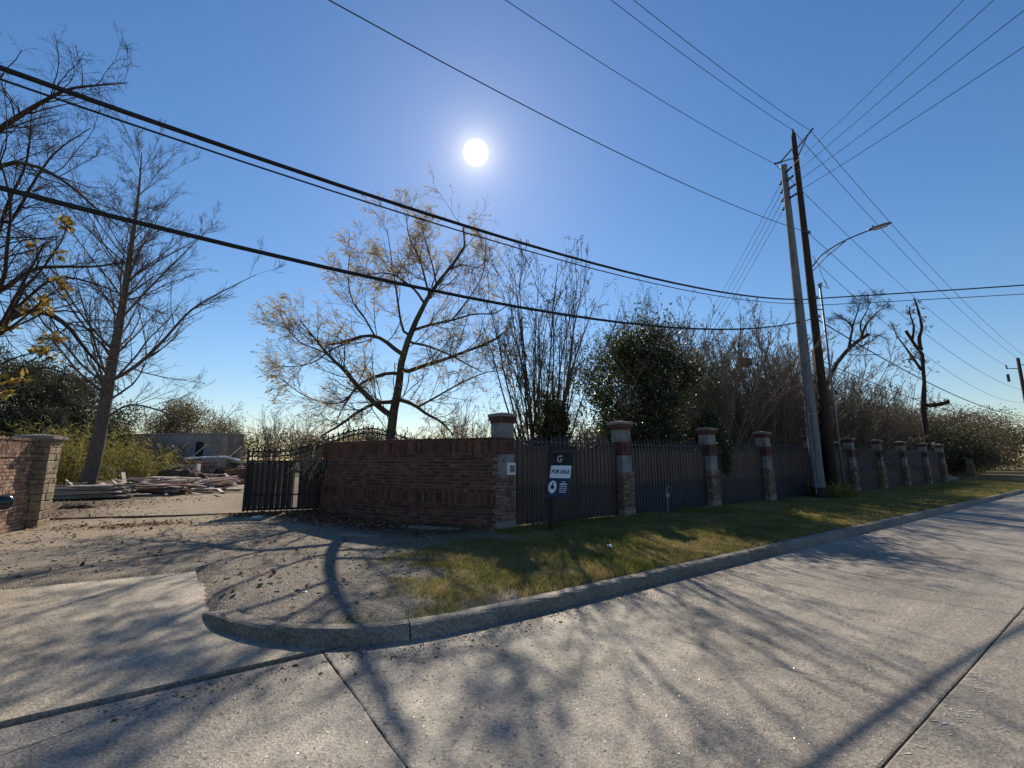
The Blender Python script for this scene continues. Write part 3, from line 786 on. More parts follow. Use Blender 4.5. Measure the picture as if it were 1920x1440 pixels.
# ------------------------------------------------------------------ fence pillars
PIL_S = [5.59, 9.41, 13.45, 17.01, 20.95, 24.97, 28.67, 32.45, 36.6, 40.3, 48.2]
ORD = ['first', 'second', 'third', 'fourth', 'fifth', 'sixth', 'seventh', 'eighth', 'ninth', 'tenth', 'eleventh']
def pillar(i):
    s = PIL_S[i]; base = 0.13
    lab = {0: 'brick and ledgestone pillar joined to the dark brick wall, carrying a notice box',
           10: 'lone stone and brick pillar standing past the end of the fence'}.get(i, '%s brick and stone fence pillar counted from the dark brick wall' % ORD[i])
    pl = W(s, 8.2, base)
    root = empty('fence_pillar', pl, YAW, lab, 'pillar', 'brick and stone fence pillars')
    root.scale = (0.8, 0.8, 1.0)
    rgq = random.Random(100 + i); detail = i < 4
    MB().box((0, 0, 0.04), (0.54, 0.54, 0.36)).obj('footing', 'cap_stone', root)
    MB().box((0, 0, 0.69), (0.43, 0.43, 0.94)).obj('core', 'mortar', root)
    items = []; z = 0.22
    while z < 1.155:
        h = rgq.uniform(0.042, 0.075); h = min(h, 1.16 - z)
        if 1.16 - z - h < 0.03: h = 1.16 - z
        for fi in range(4):
            x = -0.25
            while x < 0.245:
                w = rgq.uniform(0.1, 0.3); w = min(w, 0.26 - x)
                if 0.26 - (x + w) < 0.07: w = 0.26 - x
                c = Matrix.Rotation(fi * math.pi / 2, 3, 'Z') @ Vector((x + w / 2, -0.215 - rgq.uniform(0.0, 0.03), z + h / 2))
                items.append((tuple(c), (w - 0.006, 0.1, h - 0.006), fi * math.pi / 2)); x += w
        z += h
    if detail:
        for c, sc_, r_ in items: inst('ledge_stone', rgq.choice(STONE), root, c, sc_, (0, 0, r_))
    else:
        tag(link('ledge_stones', joined_boxes(items, STONE[0]).mesh('ledge_stones', 'ledge_stone'), None, root), kind='stuff')
    MB().box((0, 0, 1.37), (0.455, 0.455, 0.43)).obj('stucco_panel', 'stucco', root)
    MB().box((0, 0, 2.09), (0.445, 0.445, 0.40)).obj('stucco_panel', 'stucco', root)
    MB().box((0, 0, 1.77), (0.44, 0.44, 0.39)).obj('band_core', 'mortar', root)
    MB().box((0, 0, 2.315), (0.46, 0.46, 0.14)).obj('corbel_core', 'mortar', root)
    items = []
    for (zc, h, half, w, d) in ((1.615, 0.062, 0.245, 0.163, 0.09), (1.765, 0.225, 0.235, 0.078, 0.08), (1.91, 0.06, 0.245, 0.163, 0.09), (2.275, 0.05, 0.25, 0.165, 0.09), (2.345, 0.085, 0.285, 0.081, 0.12)):
        nb = int(round(2 * half / w))
        for fi in range(4):
            for j in range(nb):
                c = Matrix.Rotation(fi * math.pi / 2, 3, 'Z') @ Vector((-half + (j + .5) * 2 * half / nb, -half + d / 2 + 0.002 * (fi % 2), zc))
                items.append((tuple(c), (2 * half / nb - 0.011, d, h - 0.006), fi * math.pi / 2))
    if detail:
        for c, sc_, r_ in items: inst('brick', BRICK['brick_red'], root, c, sc_, (0, 0, r_))
    else:
        tag(link('band_bricks', joined_boxes(items, BRICK['brick_red']).mesh('band_bricks', 'brick_red'), None, root), kind='stuff')
    q = 0.295
    MB().add([(-q,-q,2.39),(q,-q,2.39),(q,q,2.39),(-q,q,2.39),(-q,-q,2.455),(q,-q,2.455),(q,q,2.455),(-q,q,2.455),(0,0,2.50)],
             [(3,2,1,0),(0,1,5,4),(1,2,6,5),(2,3,7,6),(3,0,4,7),(4,5,8),(5,6,8),(6,7,8),(7,4,8)]).obj('cap', 'cap_stone', root)
    if i == 0:
        nb = MB().box((0.12, -0.25, 1.28), (0.26, 0.05, 0.25)).obj('notice_box', 'sign_white', root)
        MB().box((0.135, -0.277, 1.28), (0.17, 0.008, 0.15)).obj('notice_sheet', 'stucco', nb)
        for k_ in range(5):
            MB().box((0.135, -0.283, 1.325 - k_ * 0.024), (0.12, 0.003, 0.008)).obj('print_line', 'sign_dim', nb)
        MB().tube([(-0.11, -0.235, 1.50), (-0.10, -0.24, 1.46), (-0.13, -0.24, 1.43), (-0.09, -0.24, 1.42), (-0.10, -0.235, 1.47)], 0.008, 5).obj('wire_stub', 'iron', root)
    return root
for i in range(len(PIL_S)): pillar(i)

# ------------------------------------------------------------------ iron fence bays
def picket_mesh(name, h, w, mat, tip=0.13):
    q = w / 2; t = h - tip
    mb = MB().box((0, 0, t / 2), (w, w, t))
    k = q * 1.9
    mb.add([(-k,0,t+tip*.3),(0,-k*.6,t+tip*.3),(k,0,t+tip*.3),(0,k*.6,t+tip*.3),(0,0,t-0.005),(0,0,h)], [(4,1,0),(4,2,1),(4,3,2),(4,0,3),(0,1,5),(1,2,5),(2,3,5),(3,0,5)])
    mb.box((0, 0, t - 0.03), (w * 1.6, w * 1.6, 0.014))
    return mb.mesh(name, mat)
PICK = picket_mesh('picket', 1.98, 0.026, 'iron'); PUP = picket_mesh('short_picket', 0.86, 0.018, 'iron', 0.08)
ringmb = MB()
rp_ = [(0.042 * math.cos(a_ * math.pi / 5), 0, 0.042 * math.sin(a_ * math.pi / 5)) for a_ in range(11)]
RING = ringmb.tube(rp_, 0.008, 5, False).mesh('ring', 'iron')
BOARD = chamfer_mesh('board', 'fence_board', 0.04, 3, 0.01); BOARDB = chamfer_mesh('board', 'fence_board_blue', 0.04, 3, 0.01)
for i in range(9):
    s0, s1 = PIL_S[i] + 0.19, PIL_S[i + 1] - 0.19
    L = s1 - s0
    root = empty('iron_fence', W(s0, 8.2, 0.15), YAW, 'dark iron picket fence bay between the %s and %s pillars' % (ORD[i], ORD[i + 1]), 'fence', 'iron fence bays with board backing')
    for z, w in ((0.14, 0.03), (0.80, 0.024), (1.73, 0.03), (1.85, 0.03)):
        MB().box((L / 2, 0.0, z), (L + 0.02, w, w)).obj('rail', 'iron', root)
    npk = int(L / 0.135); st = L / npk
    far = i > 4
    for j in range(npk):
        x = (j + .5) * st
        inst('picket', PICK, root, (x, -0.026, 0.06), (1, 1, random.uniform(0.985, 1.01)), (0, random.gauss(0, .004), 0))
        if j < npk - 1: inst('short_picket', PUP, root, (x + st / 2, -0.02, 0.06))
        if i < 3 and j < npk - 1: inst('ring', RING, root, (x + st / 2, 0.0, 1.79))
    nb = int(L / 0.142); bw = L / nb
    for j in range(nb):
        hgt = 1.66 + random.uniform(-0.02, 0.03)
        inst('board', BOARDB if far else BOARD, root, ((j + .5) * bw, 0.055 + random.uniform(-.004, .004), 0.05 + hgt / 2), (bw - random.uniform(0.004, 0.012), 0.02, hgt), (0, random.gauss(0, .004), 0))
    if i >= 1:                                         # blue sheet fixed low behind the bars
        lo = 0.02
        vs = []; fs = []
        k = 24
        for j in range(k + 1):
            x = 0.05 + (L - 0.1) * j / k; y = 0.036 + 0.006 * math.sin(j * 1.7)
            for z in (lo, 0.42, 0.78 + 0.02 * math.sin(j * 0.9 + i)): vs.append((x, y, z))
        for j in range(k):
            for l in range(2): fs.append((j * 3 + l, j * 3 + 3 + l, j * 3 + 4 + l, j * 3 + 1 + l))
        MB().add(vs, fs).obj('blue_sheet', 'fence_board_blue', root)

# razor wire along the wall top and over the first bays
def coil(name, label, pts, r, turns, wire=0.005):
    at, L = path_fn(pts); pp = []
    n_ = int(turns * 16)
    for i in range(n_ + 1):
        p, t = at(L * i / n_); f = np.array([-t[1], t[0]]); a_ = i / 16 * 2 * math.pi
        rr = r * (1 + 0.15 * math.sin(i * 0.05 * 7))
        pp.append((p[0] + f[0] * rr * math.cos(a_) + t[0] * 0.10 * math.sin(a_ * .5), p[1] + f[1] * rr * math.cos(a_), pts_z(i / n_) + rr * math.sin(a_) + r))
    o = MB().tube(pp, wire, 4, False).obj(name, 'razor_steel'); tag(o, label, 'razor wire', 'coils of razor wire'); return o
pts_z = lambda t: 2.10
coil('razor_wire', 'loose razor wire coils on top of the dark brick wall', wp[:5], 0.14, 12)
pts_z = lambda t: 1.86
coil('razor_wire', 'razor wire tangled along the spikes of the first fence bay', [tuple(W(s, 8.27)[:2]) for s in (5.95, 7.0, 8.2, 9.1)], 0.12, 6, 0.004)

# ------------------------------------------------------------------ sliding gate
gyaw = math.atan2(0.306, 0.952)
gate = empty('sliding_gate', (-7.5, 13.0, 0.1), gyaw, 'black iron sliding gate with arched spiked top standing open behind the brick wall', 'gate')
GL = 6.6
def gtop(x):
    x = min(x, GL - x); return 1.60 + 0.72 * float(smooth(np.array(x), 0.75, 3.35))
for x in (0.03, GL - 0.03): MB().box((x, 0, 0.93), (0.06, 0.06, 1.7)).obj('stile', 'gate_iron', gate)
MB().box((GL / 2, 0, 0.13), (GL, 0.05, 0.06)).obj('bottom_rail', 'gate_iron', gate)
MB().box((GL / 2, 0, 0.52), (GL, 0.03, 0.04)).obj('mid_rail', 'gate_iron', gate)
MB().box((GL / 2, 0, 1.46), (GL, 0.03, 0.04)).obj('mid_rail', 'gate_iron', gate)
for dz in (0, 0.13):
    xs = [GL * i / 40 for i in range(41)]
    vs = []; fs = []
    for x in xs:
        z = gtop(x) + dz
        vs += [(x, -.018, z - .02), (x, .018, z - .02), (x, .018, z + .02), (x, -.018, z + .02)]
    for i in range(40):
        for j in range(4): fs.append((i*4+j, i*4+(j+1)%4, i*4+4+(j+1)%4, i*4+4+j))
    fs += [(3, 2, 1, 0), (160, 161, 162, 163)]
    MB().add(vs, fs).obj('arched_rail', 'gate_iron', gate)
ng = 46
GP = picket_mesh('picket', 1.0, 0.024, 'gate_iron', 0.07)
for j in range(ng):
    x = 0.07 + (GL - 0.14) * (j + .5) / ng; h = gtop(x) + 0.26 - 0.05
    inst('picket', GP, gate, (x, -0.022, 0.05), (1.1, 1.1, h))
    if x < 4.2 and j < ng - 1: inst('ring', RING, gate, (x + GL / ng / 2, -0.02, gtop(x + 0.07) + 0.065), (1.05, 1.2, 1.05))
GB = chamfer_mesh('board', 'gate_board', 0.04, 5, 0.01)
nb = 44
for j in range(nb):
    if j in (8, 21): continue
    bw = (GL - 0.12) / nb; hh = 1.28 + random.uniform(-.02, .02)
    inst('board', GB, gate, (0.06 + (j + .5) * bw, 0.03, 0.16 + hh / 2), (bw - random.choice((0.001, 0.003, 0.006)), 0.018, hh))
for x in (0.5, GL - 0.5):
    MB().tube([(x, -0.02, 0.04), (x, 0.02, 0.04)], 0.055, 12).obj('wheel', 'gate_iron', gate)
rail = empty('gate_rail', (-12.4, 11.42, 0.0), gyaw, 'rusty steel rail set across the drive for the sliding gate', 'rail')
zr = [float(ground_z(np.array(-12.4 + 0.952 * q), np.array(11.42 + 0.306 * q))) for q in (0, 2, 4, 6, 8, 11.8)]
vs = []; fs = []
for q, z in zip((0, 2, 4, 6, 8, 11.8), zr):
    vs += [(q, -.028, z - .03), (q, .028, z - .03), (q, .018, z + .038), (q, -.018, z + .038)]
for i in range(5):
    for j in range(4): fs.append((i*4+j, i*4+(j+1)%4, i*4+4+(j+1)%4, i*4+4+j))
fs += [(3, 2, 1, 0), (20, 21, 22, 23)]
MB().add(vs, fs).obj('track', 'rust', rail)

# ------------------------------------------------------------------ the sign on the verge
def text_mesh(name, body, size, mat, bold=0.0, sx=1.0, shear=0.0):
    cu = bpy.data.curves.new(name, 'FONT'); cu.body = body; cu.size = size; cu.align_x = 'CENTER'; cu.align_y = 'CENTER'
    cu.offset = bold; cu.shear = shear; cu.extrude = 0.0008
    o = bpy.data.objects.new(name, cu); COL.objects.link(o)
    me = bpy.data.meshes.new_from_object(o.evaluated_get(bpy.context.evaluated_depsgraph_get()))
    bpy.data.objects.remove(o); bpy.data.curves.remove(cu)
    for q in me.vertices: q.co.x *= sx
    me.materials.clear(); me.materials.append(MATS[mat]); me.name = name; return me
sz_ = float(ground_z(np.array(0.82), np.array(9.68)))
sign = empty('for_sale_sign', (0.80, 9.66, sz_ - 0.02), rad(-28), 'black post sign with a white FOR SALE board swinging from its arm', 'sign')
MB().box((0, 0, 0.89), (0.09, 0.09, 1.78)).add([(-.055,-.055,1.78),(.055,-.055,1.78),(.055,.055,1.78),(-.055,.055,1.78),(0,0,1.83)], [(3,2,1,0),(0,1,4),(1,2,4),(2,3,4),(3,0,4)]).obj('post', 'sign_black', sign)
MB().box((0.315, 0, 1.67), (0.55, 0.07, 0.085)).obj('arm', 'sign_black', sign)
for x in (0.14, 0.46): MB().tube([(x, 0, 1.64), (x, -0.004, 1.60)], 0.005, 6).obj('hook', 'iron', sign)
def panel(name, z0, h, w, mat, dx=0.0):
    o = MB().box((0.30 + dx, 0, -(z0 + h / 2)), (w, 0.012, h)).obj(name, mat, sign)
    o.location = (0, 0, 1.61); o.rotation_euler = (rad(-21), 0, 0); return o
def on_panel(name, me, par, x, z, rx=90, y=-0.009):
    o = link(name, me, None, par); o.location = (x, y, -z); o.rotation_euler = (rad(rx), 0, 0); return o
p1 = panel('logo_panel', 0.02, 0.29, 0.47, 'sign_black')
on_panel('logo_letter', text_mesh('logo_letter', 'G', 0.20, 'sign_gold', 0.004, 0.85), p1, 0.245, 0.175)
for k_, dx in enumerate((0.345, 0.425)):
    mb = MB()
    mb.tube([(0.028 * math.cos(q), 0.036 * math.sin(q), 0) for q in np.linspace(0.3, 5.6, 12)], 0.007, 5)
    on_panel('logo_letter', mb.mesh('logo_letter', 'sign_dim'), p1, dx, 0.175)
p2 = panel('sale_panel', 0.312, 0.265, 0.44, 'sign_white', -0.005)
on_panel('lettering', text_mesh('lettering', 'FOR SALE', 0.115, 'sign_navy', 0.004, 0.80), p2, 0.295, 0.445)
p3 = panel('agent_panel', 0.578, 0.40, 0.47, 'sign_navy', -0.005)
ov = [(0.088 * math.cos(2 * math.pi * q / 28), 0.13 * math.sin(2 * math.pi * q / 28), 0) for q in range(28)]
on_panel('oval_photo', MB().add(ov, [tuple(range(28))]).mesh('oval_photo', 'sign_white'), p3, 0.165, 0.765)
fig = [(0.018 * math.cos(2 * math.pi * q / 16), 0.055 + 0.024 * math.sin(2 * math.pi * q / 16), 0) for q in range(16)]
body = [(-0.042, -0.05, 0), (0.042, -0.05, 0), (0.036, 0.012, 0), (0.014, 0.03, 0), (-0.014, 0.03, 0), (-0.036, 0.012, 0)]
on_panel('printed_figure', MB().add(fig, [tuple(range(16))]).add(body, [tuple(range(6))]).mesh('printed_figure', 'sign_black'), p3, 0.165, 0.755, y=-0.011)
for k_, (zz, w_) in enumerate(((0.655, 0.07), (0.70, 0.15), (0.745, 0.16), (0.785, 0.15), (0.825, 0.16), (0.865, 0.14))):
    on_panel('print_line', MB().box((0, 0, 0), (w_, 0.026 if k_ == 1 else 0.013, 0.002)).mesh('print_line', 'sign_white'), p3, 0.395, zz)

# standpipe with a valve by the second bay
fz = float(ground_z(np.array(4.15), np.array(12.45)))
st = empty('standpipe', (4.15, 12.45, fz - 0.03), YAW, 'thin grey standpipe with valve wheel in front of the second fence bay', 'pipe')
MB().tube([(0, 0, 0), (0, 0, 0.72)], 0.02, 8).obj('pipe', 'galvanized', st)
MB().tube([(0, 0, 0.52), (-0.03, -0.05, 0.52)], 0.06, 12).obj('gauge', 'galvanized', st)
MB().tube([(0, 0, 0.70), (0.08, -0.02, 0.74), (0.14, -0.04, 0.70)], 0.016, 8).obj('spout', 'galvanized', st)
MB().tube([(-0.05, 0, 0.78), (0.05, 0, 0.78)], 0.012, 6).obj('handle', 'galvanized', st)

# ------------------------------------------------------------------ poles
WP = W(21.4, 7.7, 0.12)
wood = empty('utility_pole', WP, YAW, 'tall dark wooden utility pole with street lamp arm on the verge', 'utility pole', 'poles carrying the overhead lines')
MB().tube([(0, 0, -0.3), (0, 0, 4), (0, 0, 9), (0, 0, 14), (0, 0, 16.1), (0, 0, 16.3)], [0.19, 0.17, 0.147, 0.12, 0.105, 0.08], 14).obj('shaft', 'pole_wood', wood, True)
MB().tube([(0, 0, 8.2), (0, 0, 9.1)], [0.162, 0.156], 12).obj('sleeve', 'pole_wood', wood)
def insul(par, p, d, n_=3, r=0.05, L=0.34):
    p = Vector(p); d = Vector(d).normalized(); pts = []; rs = []
    for i in range(n_ * 2 + 1):
        pts.append(p + d * L * i / (n_ * 2)); rs.append(r if i % 2 else r * 0.5)
    return MB().tube(pts, rs, 8).obj('insulator', 'insulator', par)
MB().bar((0, 0.1, 15.6), (0, 0.62, 15.25), 0.05).bar((0, 0.1, 15.1), (0, 0.62, 15.22), 0.04).obj('bracket', 'galvanized', wood)
insul(wood, (0, 0.58, 15.2), (0, 0.3, 0.08), 3, 0.06, 0.36)
MB().bar((0, -0.1, 15.5), (0, -0.55, 15.85), 0.05).bar((0, -0.1, 15.1), (0, -0.52, 15.78), 0.04).obj('bracket', 'galvanized', wood)
insul(wood, (0, -0.5, 15.8), (0, -0.3, 0.25), 3, 0.05, 0.4)
insul(wood, (0, 0, 16.28), (0, 0, 1), 2, 0.05, 0.25)
for z in (11.35, 8.35, 7.5):
    MB().box((0, -0.17, z), (0.16, 0.1, 0.1)).obj('clamp', 'galvanized', wood)
# lamp arm reaching over the road
arm = [(0, -0.16, 9.75), (0, -0.5, 10.1), (0, -1.0, 10.32), (0, -1.6, 10.46), (0, -2.25, 10.52)]
MB().tube(catmull(arm, 4).tolist(), 0.032, 8).obj('lamp_arm', 'galvanized', wood, True)
MB().tube([(0, -0.16, 9.55), (0, -0.7, 9.98), (0, -1.45, 10.40)], 0.02, 6).tube([(0, -0.72, 10.18), (0, -0.8, 10.05)], 0.015, 6).obj('arm_strut', 'galvanized', wood)
hd = MB()
secs = [(-2.2, 0.05, 0.035), (-2.3, 0.10, 0.05), (-2.5, 0.135, 0.065), (-2.75, 0.14, 0.06), (-2.93, 0.11, 0.04), (-3.0, 0.05, 0.02)]
vs = []; fs = []
for y, hw, hh in secs:
    for q in range(10):
        a_ = 2 * math.pi * q / 10
        vs.append((hw * math.cos(a_), y, 10.53 + hh * math.sin(a_) * (1.0 if math.sin(a_) > 0 else 0.7)))
for i in range(len(secs) - 1):
    for q in range(10): fs.append((i*10+q, i*10+10+q, i*10+10+(q+1)%10, i*10+(q+1)%10))
fs += [tuple(range(10)), tuple(50 + q for q in range(10))[::-1]]
lh = hd.add(vs, fs).obj('lamp_head', 'galvanized', wood, True)
MB().tube([(0, -2.4, 10.58), (0, -2.4, 10.66)], 0.03, 8).obj('photocell', 'insulator', lh)
MB().box((0, -2.62, 10.475), (0.2, 0.42, 0.02)).obj('lens', 'sign_white', lh)
cz = W(22.35, 7.55, 0.1) - WP
cx_, cy_ = 0.62, -0.16
MB().tube([(cx_, cy_, -0.1), (cx_ * 0.97, cy_, 4), (cx_ * 0.9, cy_, 8.9)], 0.045, 8).obj('conduit', 'galvanized', wood, True)
MB().tube([(cx_ * 0.9, cy_, 8.9), (cx_ * 0.9, cy_, 9.05), (cx_ * 0.9 + 0.03, cy_ - 0.04, 9.12)], [0.05, 0.09, 0.06], 8).obj('weatherhead', 'galvanized', wood)
for k_ in range(2):
    lp = catmull([(cx_ * .9, cy_, 9.05), (1.0 + k_ * .2, cy_ - .1, 9.0), (1.0, cy_, 9.5), (0.5, -0.2, 10.0), (0.15, -0.15, 10.3)], 5)
    MB().tube(lp.tolist(), 0.009, 5, False).obj('service_loop', 'cable', wood)
MB().bar((cx_ * .95, cy_, 7.9), (0, 0, 7.9), 0.04).bar((cx_, cy_, 2.2), (0, 0, 2.2), 0.04).obj('standoff', 'galvanized', wood)
stub = empty('pole_stub', W(21.95, 8.0, 0.12), YAW, 'cut-off dark pole stub standing close beside the wooden pole', 'pole')
MB().tube([(0, 0, -0.3), (0.02, 0, 3), (0.03, 0, 6.2)], [0.18, 0.165, 0.15], 12).obj('shaft', 'pole_wood', stub, True)
CP = W(19.75, 7.6, 0.12)
conc = empty('utility_pole', CP, YAW, 'thick pale grey concrete pole left of the wooden pole', 'utility pole', 'poles carrying the overhead lines')
MB().tube([(0, 0, 0.45), (0, 0, 3.2), (0, 0, 8), (0, 0, 12), (0, 0, 13.85)], [0.225, 0.205, 0.165, 0.13, 0.115], 12).obj('shaft', 'pole_concrete', conc, False)
MB().tube([(0, 0, -0.3), (0, 0, 0.44)], [0.235, 0.23], 12).obj('base_coating', 'tar', conc)
MB().tube([(0, 0, 13.85), (0, 0, 13.93)], [0.135, 0.135], 16).obj('cap', 'galvanized', conc)
for z in (3.2, 5.4): MB().tube([(0, 0, z), (0, 0, z + 0.05)], [0.212, 0.211] if z < 4 else [0.194, 0.193], 12).obj('band', 'galvanized', conc)
MB().tube([(-0.25, 0, 0.2), (-0.23, 0, 3.4), (-0.17, 0, 3.6)], 0.02, 6).obj('ground_wire_guard', 'galvanized', conc)
CZ = [13.55, 13.15, 12.75, 12.35]
C_END = [(11.45, 10.5), (11.75, 10.2), (12.3, 9.8), (13.0, 9.7)]
cpx, cpy = CP[0], CP[1]
iy = Matrix.Rotation(-YAW, 3, 'Z')
for z, e in zip(CZ, C_END):
    d = (iy @ Vector((e[0] - cpx, e[1] - cpy, 0))).normalized()
    insul(conc, tuple(d * 0.12 + Vector((0, 0, z))), (d.x, d.y, -0.1), 3, 0.055, 0.42)
    d2 = (iy @ Vector((0.16, 1, 0))).normalized()
    insul(conc, tuple(d2 * 0.12 + Vector((0, 0, z - 0.1))), (d2.x, d2.y, -0.25), 3, 0.055, 0.42)
fp = W(70, 7.0, 0.1)
farp = empty('utility_pole', fp, YAW, 'distant dark pole at the right edge above the brush', 'utility pole', 'poles carrying the overhead lines')
MB().tube([(0, 0, -0.3), (0, 0, 12)], [0.19, 0.14], 10).obj('shaft', 'pole_wood', farp, True)
for dy, z in ((0.9, 11.0), (-0.9, 11.3)):
    MB().bar((0, 0, z - .1), (0, dy, z), 0.08).obj('bracket', 'galvanized', farp)
    insul(farp, (0, dy, z), (0, 0.05, 1), 3, 0.09, 0.4)
MB().tube([(-.1, .9, 9.6), (-.1, .9, 10.4)], 0.12, 8).obj('cutout', 'insulator', farp)

# ------------------------------------------------------------------ overhead lines
def wire(label, p, q, r, sag, mat='wire', n_=36, name='overhead_wire'):
    p, q = Vector(p), Vector(q); pts = []
    for i in range(n_ + 1):
        t = i / n_; v = p.lerp(q, t); v.z -= sag * 4 * t * (1 - t); pts.append(v)
    o = MB().tube(pts, r, 6).obj(name, mat, None, True)
    tag(o, label, 'wire', 'overhead wires and cables'); return o
def ps(s, n, z): return W(s, n, z)
NEXT, FAR = -18.6, 70
wire('heavy bundled cable crossing the sky from the upper left edge to the wooden pole', ps(21.3, 7.72, 8.42), ps(NEXT, 4.62, 6.35), 0.026, 1.97, 'cable', name='telephone_cable')
wire('thin cable hanging just under the heavy bundled cable', ps(21.3, 7.66, 8.22), ps(NEXT, 4.56, 6.2), 0.011, 1.95, 'cable', name='telephone_cable')
wire('lowest heavy cable crossing in front of the willow to the wooden pole', ps(21.3, 7.7, 7.55), ps(NEXT, 4.6, 6.0), 0.026, 2.62, 'cable', name='telephone_cable')
wire('middle wire from the top edge passing right of the sun to the pole clamp', ps(21.4, 7.55, 11.45), ps(NEXT, 7.55, 11.4), 0.012, 1.65)
wire('wire running from the top edge to the left bracket of the wooden pole', ps(21.4, 8.6, 15.4), ps(NEXT, 8.6, 15.4), 0.011, 1.55)
wire('wire running from the top edge to the peak of the wooden pole', ps(21.4, 7.7, 16.6), ps(NEXT, 7.7, 16.5), 0.011, 1.5)
wire('wire running from the top edge to the right bracket of the wooden pole', ps(21.4, 7.0, 16.1), ps(NEXT, 7.0, 16.0), 0.011, 1.6)
wire('wire from the left bracket of the wooden pole to the distant pole', ps(21.4, 8.6, 15.4), ps(FAR, 7.9, 11.4), 0.013, 1.0)
wire('wire from the peak of the wooden pole to the distant pole', ps(21.4, 7.7, 16.6), ps(FAR, 7.0, 12.1), 0.013, 1.0)
wire('wire from the right bracket of the wooden pole to the distant pole', ps(21.4, 7.0, 16.1), ps(FAR, 6.1, 11.6), 0.013, 1.0)
wire('neutral wire leaving the middle clamp of the wooden pole towards the distant pole', ps(21.4, 7.55, 11.45), ps(FAR, 7.0, 8.7), 0.013, 1.3)
wire('thin wire leaving the lamp bracket towards the distant pole', ps(21.5, 7.5, 10.2), ps(FAR, 7.0, 7.4), 0.011, 1.7)
wire('cable sloping from the lower clamp of the wooden pole along the fence to the brush', ps(21.5, 7.6, 7.5), ps(FAR, 7.2, 6.0), 0.026, 0.9, 'cable', name='telephone_cable')
wire('thin cable sloping below the clamp cable through the forked bare tree', ps(21.6, 7.9, 5.9), ps(FAR, 7.6, 5.4), 0.018, 0.8, 'cable', name='telephone_cable')
wire('upper thick cable crossing from the wooden pole to the right edge', ps(21.4, 7.55, 8.42), (50, 10.0, 8.95), 0.026, 0.25, 'cable', name='telephone_cable')
wire('lower thin cable crossing from the wooden pole to the right edge', ps(21.4, 7.55, 8.12), (50, 10.0, 8.5), 0.014, 0.3, 'cable', name='telephone_cable')
ordw = ['topmost', 'second', 'third', 'lowest']
for k_, (z, e) in enumerate(zip(CZ, C_END)):
    z += 0.12
    d = Vector((e[0] - cpx, e[1] - cpy, 0)).normalized()
    q0 = Vector((cpx, cpy, z)) + d * 0.6
    far_ = Vector((cpx + (e[0] - cpx) * 4.2, cpy + (e[1] - cpy) * 4.2, z + 0.9))
    wire('%s of the four wires rising from the concrete pole to the upper right corner' % ordw[k_], q0, far_, 0.010, 1.1)
    d2 = Vector((0.16, 1, 0)).normalized()
    q1 = Vector((cpx, cpy, z - 0.22)) + d2 * 0.6
    wire('%s of the four wires falling away left behind the concrete pole' % ordw[k_], q1, Vector((19.2 + 0.25 * k_, 60, z - 2.2)), 0.011, 1.2)

# ------------------------------------------------------------------ trees
def resample(pts, k):
    c = catmull(pts, 6) if len(pts) > 2 else np.array(pts, float)
    d = np.concatenate([[0], np.cumsum(np.linalg.norm(np.diff(c, axis=0), axis=1))]); q = np.linspace(0, d[-1], k)
    return np.stack([np.interp(q, d, c[:, i]) for i in range(3)], -1)
def limbs_np(limbs, k=12):
    P_ = [resample(l[2], k) for l in limbs]
    for i in range(1, len(limbs)):                       # every limb grows out of the wood of another
        oth = np.concatenate([resample(limbs[j][2], 60) for j in range(len(limbs)) if j != i and limbs[j][0] >= limbs[i][0]])
        d = np.linalg.norm(oth - P_[i][0], axis=1); q = oth[d.argmin()]
        if 0.01 < d.min() < 1.0: P_[i] = resample([tuple(q)] + [tuple(x) for x in limbs[i][2]], k)
    P_ = np.stack(P_); t = np.linspace(0, 1, k)[None]
    R = np.array([l[0] for l in limbs])[:, None] * (1 - t) + np.array([l[1] for l in limbs])[:, None] * t
    return P_, R
def spawn(rng, P_, R, per, t0, t1, ang, ratio, rr, k, up=0.1, wander=0.15, lmin=0.15, lmax=9.0, rmin=0.004, bias=None, taper=0.35, tshape=0.45):
    nP, kp, _ = P_.shape
    Lp = np.linalg.norm(np.diff(P_, axis=1), axis=-1).sum(1)
    cnt = np.maximum(1, np.round(per * (np.ones(nP) if np.isscalar(per) else 1))).astype(int)
    idx = np.repeat(np.arange(nP), cnt); m = len(idx)
    t = t0 + (t1 - t0) * rng.random(m)
    f = t * (kp - 1); i = np.minimum(f.astype(int), kp - 2); w = (f - i)[:, None]
    pos = P_[idx, i] * (1 - w) + P_[idx, i + 1] * w
    tan = nrm(P_[idx, i + 1] - P_[idx, i])
    r = R[idx, i] * (1 - w[:, 0]) + R[idx, i + 1] * w[:, 0]
    v = rng.normal(size=(m, 3)); v -= (v * tan).sum(1, keepdims=True) * tan; v = nrm(v)
    a_ = np.clip(rng.normal(ang[0], ang[1], m), 0.1, 1.7)[:, None]
    d = np.cos(a_) * tan + np.sin(a_) * v
    L = np.clip(Lp[idx] * ratio * rng.uniform(0.5, 1.25, m) * (1 - tshape * t), lmin, lmax)
    out = np.empty((m, k, 3)); out[:, 0] = pos; q = pos.copy()
    b_ = np.zeros(3) if bias is None else np.array(bias)
    for j in range(1, k):
        d = nrm(d + np.array([0, 0, up]) + b_ + wander * rng.normal(size=(m, 3)))
        q = q + d * (L / (k - 1))[:, None]; out[:, j] = q
    r0 = np.maximum(r * rr, rmin)
    RR = np.maximum(r0[:, None] * np.linspace(1, taper, k)[None], rmin * 0.7)
    return out, RR
